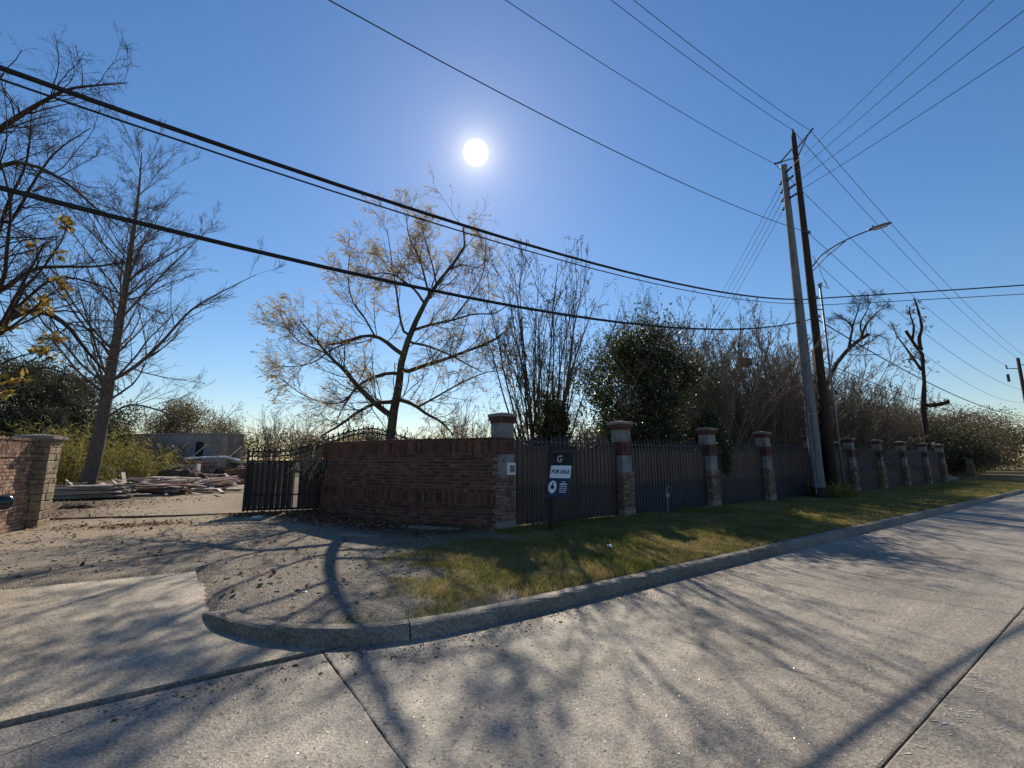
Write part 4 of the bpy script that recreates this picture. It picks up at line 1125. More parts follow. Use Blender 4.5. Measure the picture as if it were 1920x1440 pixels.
def tubes(P_, R, sides):
    m, k, _ = P_.shape
    T = np.empty_like(P_); T[:, 1:-1] = P_[:, 2:] - P_[:, :-2]; T[:, 0] = P_[:, 1] - P_[:, 0]; T[:, -1] = P_[:, -1] - P_[:, -2]; T = nrm(T)
    mean = nrm(P_[:, -1] - P_[:, 0])
    ref = np.where(np.abs(mean[:, 2:3]) < 0.8, np.array([[0, 0, 1.0]]), np.array([[1.0, 0, 0]]))[:, None, :]
    U = nrm(np.cross(T, np.broadcast_to(ref, T.shape))); V = np.cross(T, U)
    a_ = np.arange(sides) * 2 * np.pi / sides
    v = P_[:, :, None] + R[:, :, None, None] * (U[:, :, None] * np.cos(a_)[:, None] + V[:, :, None] * np.sin(a_)[:, None])
    base = (np.arange(m) * k * sides)[:, None, None] + (np.arange(k - 1) * sides)[None, :, None]
    j = np.arange(sides)[None, None]; j2 = (j + 1) % sides
    q = np.stack([base + j, base + j2, base + sides + j2, base + sides + j], -1).reshape(-1, 4)
    return v.reshape(-1, 3), q
def merge(parts):
    v, f, o = [], [], 0
    for a_, b_ in parts: v.append(a_); f.append(b_ + o); o += len(a_)
    return np.concatenate(v), np.concatenate(f)
def leaves(rng, pos, dirs, L, w, droop=0.0, spread=0.6):
    m = len(pos)
    d = nrm(dirs + rng.normal(0, spread, (m, 3)) + np.array([0, 0, -droop]))
    n_ = nrm(np.cross(d, rng.normal(size=(m, 3)))); LL = L * rng.uniform(0.55, 1.25, m)[:, None]; ww = w * rng.uniform(0.6, 1.2, m)[:, None]
    tip = pos + d * LL; mid = pos + d * LL * 0.45
    v = np.stack([pos, mid + n_ * ww / 2, tip, mid - n_ * ww / 2], 1).reshape(-1, 3)
    return v, np.arange(m * 4).reshape(-1, 4)
def twig_points(rng, P_, n_, t0=0.2):
    m, k, _ = P_.shape; idx = rng.integers(0, m, n_); t = rng.uniform(t0, 1, n_) * (k - 1); i = np.minimum(t.astype(int), k - 2); w = (t - i)[:, None]
    return P_[idx, i] * (1 - w) + P_[idx, i + 1] * w, nrm(P_[idx, i + 1] - P_[idx, i])
def tree_object(name, label, cat, base, trunk, crown, leaf=None, bark='bark_grey', twig=None, leafmat=None, group=None):
    base = np.array(base, float)
    root = empty(name, tuple(base), 0, label, cat, group)
    link('trunk', mesh_np('trunk', trunk[0] - base, [trunk[1]], [bark], True), None, root)
    if crown is not None:
        link('crown', mesh_np('crown', crown[0] - base, [crown[1]], [twig or bark], True), None, root)
    if leaf is not None:
        link('leaves', mesh_np('leaves', leaf[0] - base, [leaf[1]], [leafmat]), None, root)
    return root
def copy_tree(o, loc, rz, scl, label, group=None):
    c = o.copy(); COL.objects.link(c); c.location = loc; c.rotation_euler = (0, 0, rz); c.scale = scl if hasattr(scl, '__len__') else (scl,) * 3
    c['label'] = label
    if group: c['group'] = group
    for ch in o.children:
        d = ch.copy(); COL.objects.link(d); d.parent = c
    return c
T2 = [
  (0.24, 0.03, [(-4.09, 15.3, 1.99),(-4.08, 15.3, 2.38),(-4.02, 15.3, 3.13),(-3.86, 15.3, 4.18),(-3.79, 15.3, 5.14),(-3.55, 15.3, 5.87),(-3.25, 15.3, 6.67),(-2.91, 15.3, 7.36),(-2.59, 15.3, 7.87),(-2.27, 15.3, 8.32),(-1.85, 15.3, 8.84),(-1.68, 15.3, 9.36),(-1.78, 15.3, 10.02)]),
  (0.13, 0.02, [(-4.14, 15.3, 3.1),(-4.64, 15.08, 3.51),(-5.11, 14.87, 3.99),(-5.51, 14.65, 4.5),(-5.96, 14.43, 4.94),(-6.47, 14.22, 5.57),(-6.79, 14.0, 6.01)]),
  (0.08, 0.02, [(-3.91, 15.3, 4.54),(-4.59, 15.54, 4.52),(-5.31, 15.78, 4.26),(-5.68, 16.02, 4.0),(-6.15, 16.26, 3.35),(-6.4, 16.5, 2.88)]),
  (0.09, 0.03, [(-4.07, 15.3, 3.54),(-4.54, 14.95, 3.44),(-4.97, 14.6, 3.12),(-5.36, 14.25, 2.7),(-5.83, 13.9, 2.31)]),
  (0.1, 0.015, [(-3.85, 15.3, 5.2),(-4.42, 15.57, 5.69),(-4.93, 15.84, 5.99),(-5.52, 16.11, 6.06),(-6.36, 16.39, 5.91),(-7.1, 16.66, 5.91),(-7.91, 16.93, 6.46),(-8.54, 17.2, 6.95)]),
  (0.05, 0.012, [(-5.44, 15.9, 6.0),(-5.97, 15.72, 5.67),(-6.43, 15.54, 5.38),(-6.8, 15.36, 4.97),(-7.29, 15.18, 4.75),(-7.9, 15.0, 4.72)]),
  (0.1, 0.025, [(-3.65, 15.3, 4.57),(-3.15, 15.12, 4.71),(-2.43, 14.93, 4.88),(-1.72, 14.75, 5.1),(-0.97, 14.57, 5.34),(-0.46, 14.38, 5.55),(-0.02, 14.2, 5.9)]),
  (0.09, 0.03, [(-3.78, 15.3, 3.6),(-3.38, 15.62, 3.46),(-3.02, 15.95, 3.2),(-2.52, 16.28, 2.92),(-2.13, 16.6, 2.48)]),
  (0.05, 0.015, [(-3.2, 15.6, 3.43),(-2.58, 15.35, 3.72),(-1.74, 15.1, 4.15),(-0.93, 14.85, 4.45),(-0.35, 14.6, 4.49)]),
  (0.07, 0.015, [(-3.47, 15.3, 6.05),(-2.86, 15.54, 6.34),(-2.17, 15.78, 6.57),(-1.4, 16.02, 6.88),(-0.65, 16.26, 6.99),(-0.15, 16.5, 7.41)]),
  (0.06, 0.015, [(-3.54, 15.3, 5.62),(-2.9, 14.93, 5.41),(-2.09, 14.55, 5.02),(-1.48, 14.18, 4.63),(-0.91, 13.8, 4.28)]),
  (0.06, 0.012, [(-3.14, 15.3, 7.11),(-3.35, 15.08, 7.4),(-3.66, 14.86, 7.63),(-4.09, 14.64, 7.84),(-4.6, 14.42, 7.78),(-5.03, 14.2, 7.54)]),
  (0.045, 0.012, [(-2.59, 15.3, 7.87),(-2.24, 15.52, 8.42),(-1.78, 15.75, 8.68),(-1.29, 15.97, 8.68),(-0.92, 16.2, 9.12)]),
  (0.05, 0.012, [(-2.91, 15.3, 7.36),(-3.01, 15.15, 7.68),(-3.25, 15.0, 8.57),(-3.61, 14.85, 9.32),(-3.72, 14.7, 10.14)]),
  (0.06, 0.012, [(-3.7, 15.3, 5.87),(-3.95, 15.53, 6.43),(-4.17, 15.75, 7.4),(-4.48, 15.98, 8.82),(-4.8, 16.2, 10.38)]),
  (0.045, 0.012, [(-2.68, 15.3, 7.74),(-2.86, 15.5, 8.47),(-3.17, 15.7, 9.5),(-3.5, 15.9, 10.49)]),
  (0.045, 0.012, [(-4.86, 15.6, 5.92),(-5.17, 15.35, 6.5),(-5.6, 15.1, 7.16),(-5.68, 14.85, 8.06),(-5.52, 14.6, 8.82)]),
  (0.04, 0.012, [(-5.49, 14.6, 4.49),(-6.06, 14.27, 5.01),(-6.7, 13.93, 5.26),(-7.17, 13.6, 5.83)]),
  (0.035, 0.012, [(-5.12, 14.9, 4.0),(-5.6, 14.47, 3.38),(-6.4, 14.03, 3.54),(-7.08, 13.6, 4.05)]),
  (0.035, 0.012, [(-2.15, 15.6, 6.52),(-1.53, 15.4, 7.27),(-1.04, 15.2, 8.08),(-0.92, 15.0, 9.14)]),
]
T1 = [
  (0.46, 0.03, [(-22.84, 25.0, 0.18),(-22.78, 25.0, 1.09),(-22.61, 25.0, 3.4),(-22.54, 25.0, 6.38),(-22.45, 25.0, 8.86),(-22.41, 25.0, 11.42),(-22.42, 25.0, 13.73),(-22.43, 25.0, 16.1),(-22.49, 25.0, 18.19),(-22.63, 25.0, 20.16)]),
  (0.16, 0.02, [(-22.54, 25.0, 5.93),(-21.13, 24.8, 6.65),(-19.66, 24.6, 7.97),(-17.96, 24.4, 9.92),(-16.14, 24.2, 10.95),(-14.32, 24.0, 11.81)]),
  (0.13, 0.03, [(-22.57, 25.0, 5.17),(-24.57, 25.33, 6.45),(-26.75, 25.67, 8.41),(-28.59, 26.0, 9.81)]),
  (0.09, 0.02, [(-22.59, 25.0, 3.69),(-20.88, 24.5, 4.52),(-18.71, 24.0, 4.17),(-16.56, 23.5, 3.29),(-14.71, 23.0, 1.92)]),
  (0.09, 0.02, [(-22.56, 25.0, 4.28),(-23.94, 24.67, 4.54),(-24.86, 24.33, 3.35),(-25.27, 24.0, 2.76)]),
  (0.11, 0.02, [(-22.48, 25.0, 7.61),(-24.59, 25.17, 9.54),(-26.74, 25.33, 12.21),(-27.94, 25.5, 14.65)]),
  (0.1, 0.02, [(-22.45, 25.0, 9.49),(-21.16, 25.17, 11.48),(-19.66, 25.33, 13.55),(-18.1, 25.5, 15.69)]),
]
T0 = [
  (0.38, 0.012, [(-15.8, 12.5, 0.22),(-16.11, 12.58, 2.5),(-16.39, 12.67, 4.8),(-16.76, 12.75, 7.61),(-16.91, 12.83, 10.3),(-16.99, 12.92, 12.8),(-17.1, 13.0, 15.69)]),
  (0.16, 0.03, [(-16.31, 12.6, 4.79),(-15.13, 12.51, 4.76),(-14.54, 12.43, 5.33),(-13.91, 12.34, 5.73),(-13.06, 12.26, 5.66),(-12.3, 12.17, 5.21),(-11.68, 12.09, 4.58),(-10.92, 12.0, 3.9)]),
  (0.11, 0.02, [(-16.58, 12.7, 6.26),(-15.91, 12.92, 6.34),(-15.43, 13.13, 6.76),(-14.96, 13.35, 7.45),(-14.21, 13.57, 7.64),(-13.4, 13.78, 7.74),(-12.59, 14.0, 8.02)]),
  (0.13, 0.015, [(-16.87, 12.8, 10.28),(-16.35, 12.72, 11.5),(-15.4, 12.64, 12.28),(-14.41, 12.56, 12.87),(-13.7, 12.48, 13.09),(-11.98, 12.4, 13.2)]),
  (0.09, 0.015, [(-16.78, 12.8, 9.02),(-15.63, 12.56, 10.42),(-14.38, 12.32, 10.3),(-13.08, 12.08, 9.62),(-11.78, 11.84, 8.63),(-10.71, 11.6, 7.85)]),
  (0.08, 0.015, [(-16.87, 12.8, 10.28),(-15.87, 13.04, 8.81),(-15.72, 13.28, 9.3),(-15.54, 13.52, 10.76),(-15.27, 13.76, 11.91),(-14.57, 14.0, 12.91)]),
  (0.07, 0.015, [(-16.21, 12.6, 4.32),(-14.55, 12.32, 3.66),(-13.42, 12.05, 3.91),(-12.29, 11.78, 4.0),(-10.97, 11.5, 3.52)]),
  (0.08, 0.015, [(-16.69, 12.7, 7.59),(-15.89, 12.92, 7.87),(-15.88, 13.15, 9.59),(-15.82, 13.38, 11.24),(-16.26, 13.6, 13.4)]),
  (0.06, 0.012, [(-14.51, 12.4, 5.33),(-14.06, 12.55, 6.2),(-13.4, 12.7, 6.92),(-12.08, 12.85, 6.65),(-10.84, 13.0, 6.03)]),
  (0.09, 0.02, [(-16.31, 12.6, 4.79),(-15.13, 12.0, 6.31),(-13.53, 11.4, 6.08),(-12.86, 10.8, 7.13),(-12.26, 10.2, 7.8),(-11.98, 9.6, 8.52)]),
]
T6 = [
  (0.28, 0.16, [(20.22, 30.0, 3.99),(20.76, 30.0, 5.65),(21.57, 30.0, 7.46),(22.42, 30.0, 8.57),(23.37, 30.0, 9.44),(24.36, 30.0, 10.06)]),
  (0.15, 0.03, [(22.9, 30.0, 9.0),(23.23, 30.12, 9.97),(23.53, 30.25, 10.7),(23.02, 30.38, 11.32),(22.54, 30.5, 11.75)]),
  (0.14, 0.03, [(23.77, 30.0, 9.69),(24.13, 29.83, 10.64),(24.69, 29.67, 11.34),(25.22, 29.5, 11.79)]),
  (0.09, 0.02, [(23.34, 30.0, 10.63),(23.84, 30.0, 11.71),(24.14, 30.0, 12.6)]),
  (0.09, 0.02, [(23.92, 30.0, 9.94),(24.18, 30.33, 10.92),(25.08, 30.67, 12.06),(25.71, 31.0, 12.97)]),
]
T7 = [
  (0.35, 0.16, [(28.24, 31.0, 4.8),(28.56, 31.0, 6.53),(28.68, 31.0, 8.16),(28.71, 31.0, 9.18),(28.18, 31.0, 9.83),(27.85, 31.0, 10.6)]),
  (0.22, 0.06, [(28.71, 31.0, 9.18),(28.71, 31.0, 10.08),(29.02, 31.0, 10.86),(28.92, 31.0, 12.31),(28.77, 31.0, 13.04)]),
  (0.16, 0.03, [(28.6, 31.0, 7.66),(28.0, 30.88, 8.52),(27.4, 30.75, 9.38),(26.79, 30.62, 10.24),(26.54, 30.5, 10.97)]),
  (0.14, 0.04, [(28.18, 31.0, 9.83),(28.45, 31.0, 10.86),(28.33, 31.0, 11.78),(28.36, 31.0, 12.44)]),
  (0.1, 0.04, [(28.82, 31.0, 8.29),(28.4, 30.67, 9.1),(27.39, 30.33, 8.4),(26.72, 30.0, 8.32)]),
  (0.25, 0.18, [(28.62, 31.0, 5.29),(28.89, 30.5, 5.29),(29.15, 30.0, 5.41)]),
]

# the loose-leaved tree behind the brick wall
rng = np.random.default_rng(21)
T2[0][2].insert(0, (-4.12, 15.3, 0.0))
P0, R0 = limbs_np(T2, 14)
R0 = R0 * 0.82
P1_, R1_ = spawn(rng, P0, R0, 17, 0.15, 1.0, (0.85, 0.25), 0.5, 0.36, 8, 0.10, 0.10, 0.7, 1.8, 0.006)
R1_ = np.minimum(R1_, 0.016)
P2_, R2_ = spawn(rng, P1_, R1_, 7, 0.12, 1.0, (0.65, 0.25), 0.5, 0.5, 5, 0.03, 0.13, 0.35, 1.5, 0.004, bias=(-0.04, 0, 0))
P3_, R3_ = spawn(rng, P2_, R2_, 4, 0.15, 1.0, (0.55, 0.3), 0.5, 0.6, 4, -0.02, 0.14, 0.22, 0.7, 0.003, bias=(-0.10, 0, -0.02))
lp1, ld1 = twig_points(rng, P3_, 31000, 0.2)
dens = vnoise(lp1[:, 0] + lp1[:, 1] * 0.4, lp1[:, 2], 0.9, 77) + 0.06 * np.maximum(lp1[:, 2] - 4, 0)
kp_ = dens > rng.uniform(0.2, 0.95, len(dens))
lp1, ld1 = lp1[kp_], ld1[kp_]
tree_object('willow_tree', 'loose tree with sparse yellow-brown leaves leaning right behind the brick wall', 'tree', (-4.12, 15.3, 0.1),
            tubes(P0, R0, 9), merge([tubes(P1_, R1_, 5), tubes(P2_, R2_, 4), tubes(P3_, R3_, 3)]),
            leaves(rng, lp1, ld1 + np.array([-0.8, 0, -0.2]), 0.125, 0.026, 0.25, 0.40), 'bark_brown', 'bark_brown', 'leaf_willow')
# the tall bare tree on the left beyond the yard
rng = np.random.default_rng(22)
T1[0][2].insert(0, (T1[0][2][0][0] - 0.1, 25.0, -0.1))
P0, R0 = limbs_np(T1, 16)
Pt, Rt = P0[:1], R0[:1]
R0[1:] *= 0.7; R0[0] *= 0.8
Pm2, Rm2 = spawn(rng, Pt, Rt, 62, 0.22, 0.97, (0.78, 0.17), 0.47, 0.28, 10, 0.05, 0.085, 1.2, 8.0, 0.014, tshape=0.72, taper=0.18)
Rm2 = np.minimum(Rm2, 0.06)
Pl, Rl = spawn(rng, P0[1:], R0[1:], 15, 0.15, 1.0, (0.65, 0.2), 0.42, 0.4, 8, 0.08, 0.08, 0.8, 3.6, 0.010)
PB1, RB1 = spawn(rng, Pm2, Rm2, 13, 0.15, 1.0, (0.55, 0.2), 0.36, 0.45, 5, 0.06, 0.09, 0.5, 2.6, 0.008)
PB2, RB2 = spawn(rng, Pl, Rl, 8, 0.15, 1.0, (0.55, 0.2), 0.42, 0.5, 6, 0.06, 0.10, 0.4, 1.7, 0.007)
PC1, RC1 = spawn(rng, PB1, RB1, 8, 0.15, 1.0, (0.55, 0.25), 0.42, 0.55, 4, 0.05, 0.12, 0.25, 1.1, 0.006)
PC2, RC2 = spawn(rng, PB2, RB2, 6, 0.15, 1.0, (0.55, 0.25), 0.45, 0.55, 4, 0.05, 0.12, 0.25, 0.9, 0.0055)
b1 = (T1[0][2][0][0], 25.0, 0.1)
tree_object('bare_tree', 'tall straight bare tree with grey trunk behind the lumber stacks', 'tree', b1, tubes(P0, R0, 10),
            merge([tubes(Pm2, Rm2, 5), tubes(Pl, Rl, 5), tubes(PB1, RB1, 4), tubes(PB2, RB2, 4), tubes(PC1, RC1, 3), tubes(PC2, RC2, 3)]), None, 'bark_grey')
# the big tree reaching in from the left
rng = np.random.default_rng(23)
T0[0][2].insert(0, (T0[0][2][0][0] - 0.05, T0[0][2][0][1], -0.1))
P0, R0 = limbs_np(T0, 16)
R0 = R0 * 0.85
PA, RA = spawn(rng, P0, R0, 20, 0.18, 1.0, (0.75, 0.25), 0.38, 0.36, 8, 0.02, 0.14, 0.5, 2.8, 0.007)
RA = np.minimum(RA, 0.024)
PB1, RB1 = spawn(rng, PA, RA, 9, 0.15, 1.0, (0.7, 0.25), 0.45, 0.45, 5, 0.0, 0.16, 0.3, 1.5, 0.005)
PC1, RC1 = spawn(rng, PB1, RB1, 5, 0.15, 1.0, (0.7, 0.3), 0.5, 0.55, 4, -0.03, 0.18, 0.18, 0.8, 0.0045)
tree_object('bare_tree', 'gnarled bare tree reaching into the picture from the left edge', 'tree', (T0[0][2][0][0], T0[0][2][0][1], 0.1),
            tubes(P0, R0, 9), merge([tubes(PA, RA, 5), tubes(PB1, RB1, 4), tubes(PC1, RC1, 3)]), None, 'bark_dark')
# a young oak in front of it with clusters of golden leaves
rng = np.random.default_rng(24)
OK_ = [(0.07, 0.02, [(-12.0, 9.4, 0.0), (-11.8, 9.4, 2.0), (-11.2, 9.5, 4.2), (-10.6, 9.6, 6.4)]),
       (0.03, 0.008, [(-11.55, 9.4, 3.0), (-10.7, 9.2, 3.5), (-9.95, 9.1, 3.75), (-9.25, 9.0, 3.8)]),
       (0.035, 0.008, [(-11.2, 9.5, 4.2), (-10.5, 9.3, 4.5), (-9.9, 9.2, 5.0), (-9.5, 9.2, 5.35)]),
       (0.03, 0.008, [(-11.0, 9.5, 5.0), (-10.4, 9.4, 5.6), (-9.9, 9.3, 6.3), (-9.8, 9.3, 6.9)]),
       (0.03, 0.008, [(-11.7, 9.4, 2.5), (-10.8, 9.2, 2.9), (-10.2, 9.1, 3.1)])]
P0, R0 = limbs_np(OK_, 10)
PA, RA = spawn(rng, P0, R0, 7, 0.45, 1.0, (0.7, 0.25), 0.22, 0.5, 5, 0.05, 0.15, 0.25, 0.6, 0.005)
lps, lds = [], []
for q in range(0, len(PA), 2):
    p = PA[q, -1]; k = 17
    lps.append(p + rng.normal(0, 0.055, (k, 3))); lds.append(rng.normal(0, 1, (k, 3)))
lps = np.concatenate(lps); lds = np.concatenate(lds)
tree_object('young_oak', 'young tree with clusters of golden brown leaves at the left edge', 'tree', (-12.0, 9.4, 0.1), tubes(P0, R0, 7), tubes(PA, RA, 4),
            leaves(rng, lps, lds, 0.17, 0.10, 0.1, 0.5), 'bark_dark', 'bark_dark', 'leaf_gold')
# many-stemmed crape myrtle behind the first bay
def fan_shrub(seed, stems, h, lean, k=12, per=(8, 5, 4), base_r=0.35, r0=0.035, rm=0.005, wob=0.045, up=0.05):
    rng = np.random.default_rng(seed)
    az = rng.uniform(0, 2 * np.pi, stems); ln = np.abs(rng.normal(0, lean, stems)) + 0.05
    P_ = np.empty((stems, k, 3)); P_[:, 0] = np.stack([base_r * rng.random(stems) * np.cos(az), base_r * rng.random(stems) * np.sin(az), np.full(stems, -0.1)], -1)
    d = np.stack([np.sin(ln) * np.cos(az), np.sin(ln) * np.sin(az), np.cos(ln)], -1); H = h * rng.uniform(0.65, 1.05, stems)
    for j in range(1, k):
        d = nrm(d + wob * rng.normal(size=(stems, 3)) + np.array([0, 0, up * (1 - j / k)])); P_[:, j] = P_[:, j - 1] + d * (H / (k - 1))[:, None]
    R = (r0 * rng.uniform(0.7, 1.3, stems))[:, None] * np.linspace(1, 0.25, k)[None]
    A1, RA1 = spawn(rng, P_, R, per[0], 0.22, 1.0, (0.42, 0.15), 0.34, 0.5, 6, 0.05, 0.09, 0.4, 2.6, rm * 1.6)
    A2, RA2 = spawn(rng, A1, RA1, per[1], 0.2, 1.0, (0.55, 0.2), 0.42, 0.55, 5, 0.04, 0.12, 0.25, 1.2, rm * 1.2)
    A3, RA3 = spawn(rng, A2, RA2, per[2], 0.2, 1.0, (0.6, 0.25), 0.5, 0.6, 4, 0.02, 0.15, 0.15, 0.6, rm)
    return rng, P_, R, A1, RA1, A2, RA2, A3, RA3
rng, P_, R, A1, RA1, A2, RA2, A3, RA3 = fan_shrub(31, 32, 7.3, 0.25, per=(9, 5, 3), r0=0.036)
pos, dr = twig_points(rng, A3, 5200, 0.4)
off = np.array([0.95, 14.2, 0.15])
myrtle = tree_object('crape_myrtle', 'fan of slender bare stems behind the first fence bay', 'tree', (0.95, 14.2, 0.15),
            (tubes(P_, R, 7)[0] + off, tubes(P_, R, 7)[1]), (lambda t: (t[0] + off, t[1]))(merge([tubes(A1, RA1, 4), tubes(A2, RA2, 3), tubes(A3, RA3, 3)])),
            (lambda t: (t[0] + off, t[1]))(leaves(rng, pos, dr, 0.055, 0.04, 0.2, 0.7)), 'bark_brown', 'bark_brown', 'leaf_brown')
copy_tree(myrtle, (4.9, 18.2, 0.1), 2.1, (0.62, 0.62, 1.05), 'thin bare stems rising above the top of the dark magnolia')
# leaf-cloud crowns
def leafy(name, label, base, h, rx, rz, zc, n_leaf, L, w, leafmat, bark, seed, clumps=46, trunk_r=0.16, shape=None, cat='tree', rag=0.35, group=None, shell=0.55, twigs=True):
    rng = np.random.default_rng(seed)
    cc = nrm(rng.normal(size=(clumps, 3))) * (rng.uniform(0.15, 1.0, clumps) ** 0.5)[:, None] * 0.82
    if shape is not None: cc = np.array([shape(q) for q in cc])
    cr = rng.uniform(0.16, 0.36, clumps)
    pick = rng.choice(clumps, n_leaf, p=cr ** 2 / (cr ** 2).sum())
    u = nrm(rng.normal(size=(n_leaf, 3))) * (shell + (1 - shell) * rng.random(n_leaf)[:, None]) * (1 + rag * rng.normal(size=(n_leaf, 1)) * 0.4)
    q = cc[pick] + u * cr[pick][:, None]
    pos = q * np.array([rx, rx, rz]) + np.array([0, 0, zc])
    pos = pos[pos[:, 2] > 0.05]
    lv = leaves(rng, pos, nrm(pos - np.array([0, 0, zc])) * 0.6, L, w, 0.1, 0.7)
    lim = [(trunk_r, trunk_r * 0.35, [(0, 0, -0.1), (0.04, 0, zc * 0.5), (-0.03, 0.02, zc), (0, 0, zc + rz * 0.5)])]
    for c in cc[: min(26, clumps)]:
        e = c * np.array([rx, rx, rz]) + np.array([0, 0, zc]); t = max(0.15 * zc, min(zc + rz * 0.3, e[2] - 0.55 * math.hypot(e[0], e[1])))
        lim.append((trunk_r * 0.35, 0.012, [(0, 0, t), tuple((np.array([0, 0, t]) * 0.5 + e * 0.5) + np.array([0, 0, -0.08 * rz])), tuple(e)]))
    P0, R0 = limbs_np(lim, 8)
    cr_ = None
    if twigs:
        A1, RA1 = spawn(rng, P0[1:], R0[1:], 9, 0.3, 1.0, (0.7, 0.3), 0.35, 0.6, 5, 0.03, 0.15, 0.3, 2.5, 0.008)
        A2, RA2 = spawn(rng, A1, RA1, 4, 0.2, 1.0, (0.7, 0.3), 0.45, 0.6, 4, 0.0, 0.18, 0.2, 1.2, 0.006)
        cr_ = merge([tubes(A1, RA1, 4), tubes(A2, RA2, 3)])
    b = np.array(base, float); sh = lambda t: (t[0] + b, t[1])
    return tree_object(name, label, cat, base, sh(tubes(P0, R0, 7)), sh(cr_) if cr_ else None, sh(lv), bark, bark, leafmat, group)
def cone(q): return np.array([q[0] * (1.08 - 0.55 * (q[2] + 1) / 2), q[1] * (1.08 - 0.55 * (q[2] + 1) / 2), q[2]])
def ragged(q):
    w = 1.05 - 0.5 * (q[2] + 1) / 2
    l = 1 + 0.34 * math.sin(5.1 * q[2] + 2.2 * math.atan2(q[1], q[0])) + 0.16 * math.sin(11 * q[2] + 1)
    return np.array([q[0] * w * l - 0.22 * (0.4 - q[2]) * (q[2] < 0.4), q[1] * w * l, q[2] * (1 + 0.12 * math.sin(7 * q[0]))])
leafy('magnolia_tree', 'dense dark glossy evergreen behind the second and third fence bays', (5.2, 17.0, 0.1), 7.4, 3.3, 3.5, 3.9, 30000, 0.16, 0.07, 'leaf_magnolia', 'bark_dark', 41, 64, 0.16, ragged, rag=0.9, shell=0.25)
leafy('ivy_column', 'narrow dark ivy-clad stump among the bare fan of stems', (1.22, 13.3, 0.1), 4, 0.46, 1.95, 1.9, 9000, 0.09, 0.07, 'leaf_magnolia', 'bark_dark', 42, 26, 0.14, None, 'plant', twigs=False)
leafy('ivy_column', 'dark vine heap draped over the top of the third pillar', (6.6, 15.3, 0.1), 3, 0.75, 1.35, 2.0, 5200, 0.10, 0.07, 'leaf_magnolia', 'bark_dark', 43, 30, 0.08, cone, 'plant', twigs=False)
leafy('young_conifer', 'small dark pointed evergreen behind the fourth pillar', (13.1, 23.5, 0.1), 4.1, 0.8, 2.0, 2.1, 4200, 0.12, 0.05, 'leaf_magnolia', 'bark_dark', 44, 30, 0.08, cone, 'tree', twigs=False)
# thicket of bare shrubs behind the fence
def shrub_proto(seed, label, loc, stems, h, lean, leafn, bark, leafmat, per):
    rng, P_, R, A1, RA1, A2, RA2, A3, RA3 = fan_shrub(seed, stems, h, lean, 10, per, 0.5, 0.04, 0.008, 0.09, 0.06)
    pos, dr = twig_points(rng, A3, leafn, 0.2); off = np.array(loc); sh = lambda t: (t[0] + off, t[1])
    return tree_object('bare_shrub', label, 'shrub', loc, sh(tubes(P_, R, 6)), sh(merge([tubes(A1, RA1, 4), tubes(A2, RA2, 3), tubes(A3, RA3, 3)])),
                       sh(leaves(rng, pos, dr, 0.07, 0.045, 0.2, 0.7)), bark, bark, leafmat, 'bare shrubs of the thicket')
SHG = 'bare shrubs of the thicket'
pA = shrub_proto(51, 'tall tan bare shrub just right of the magnolia', (9.0, 20.5, 0.1), 34, 8.0, 0.30, 3600, 'bark_tan', 'leaf_brown', (8, 5, 3))
pB = shrub_proto(52, 'broad tan bare shrub behind the fourth pillar', (11.6, 22.8, 0.1), 35, 8.0, 0.36, 4200, 'bark_tan', 'leaf_brown', (8, 5, 3))
pC = shrub_proto(53, 'low tangled brown shrub behind the poles', (16.2, 24.5, 0.1), 44, 5.8, 0.52, 7000, 'bark_grey', 'leaf_brown', (7, 5, 3))
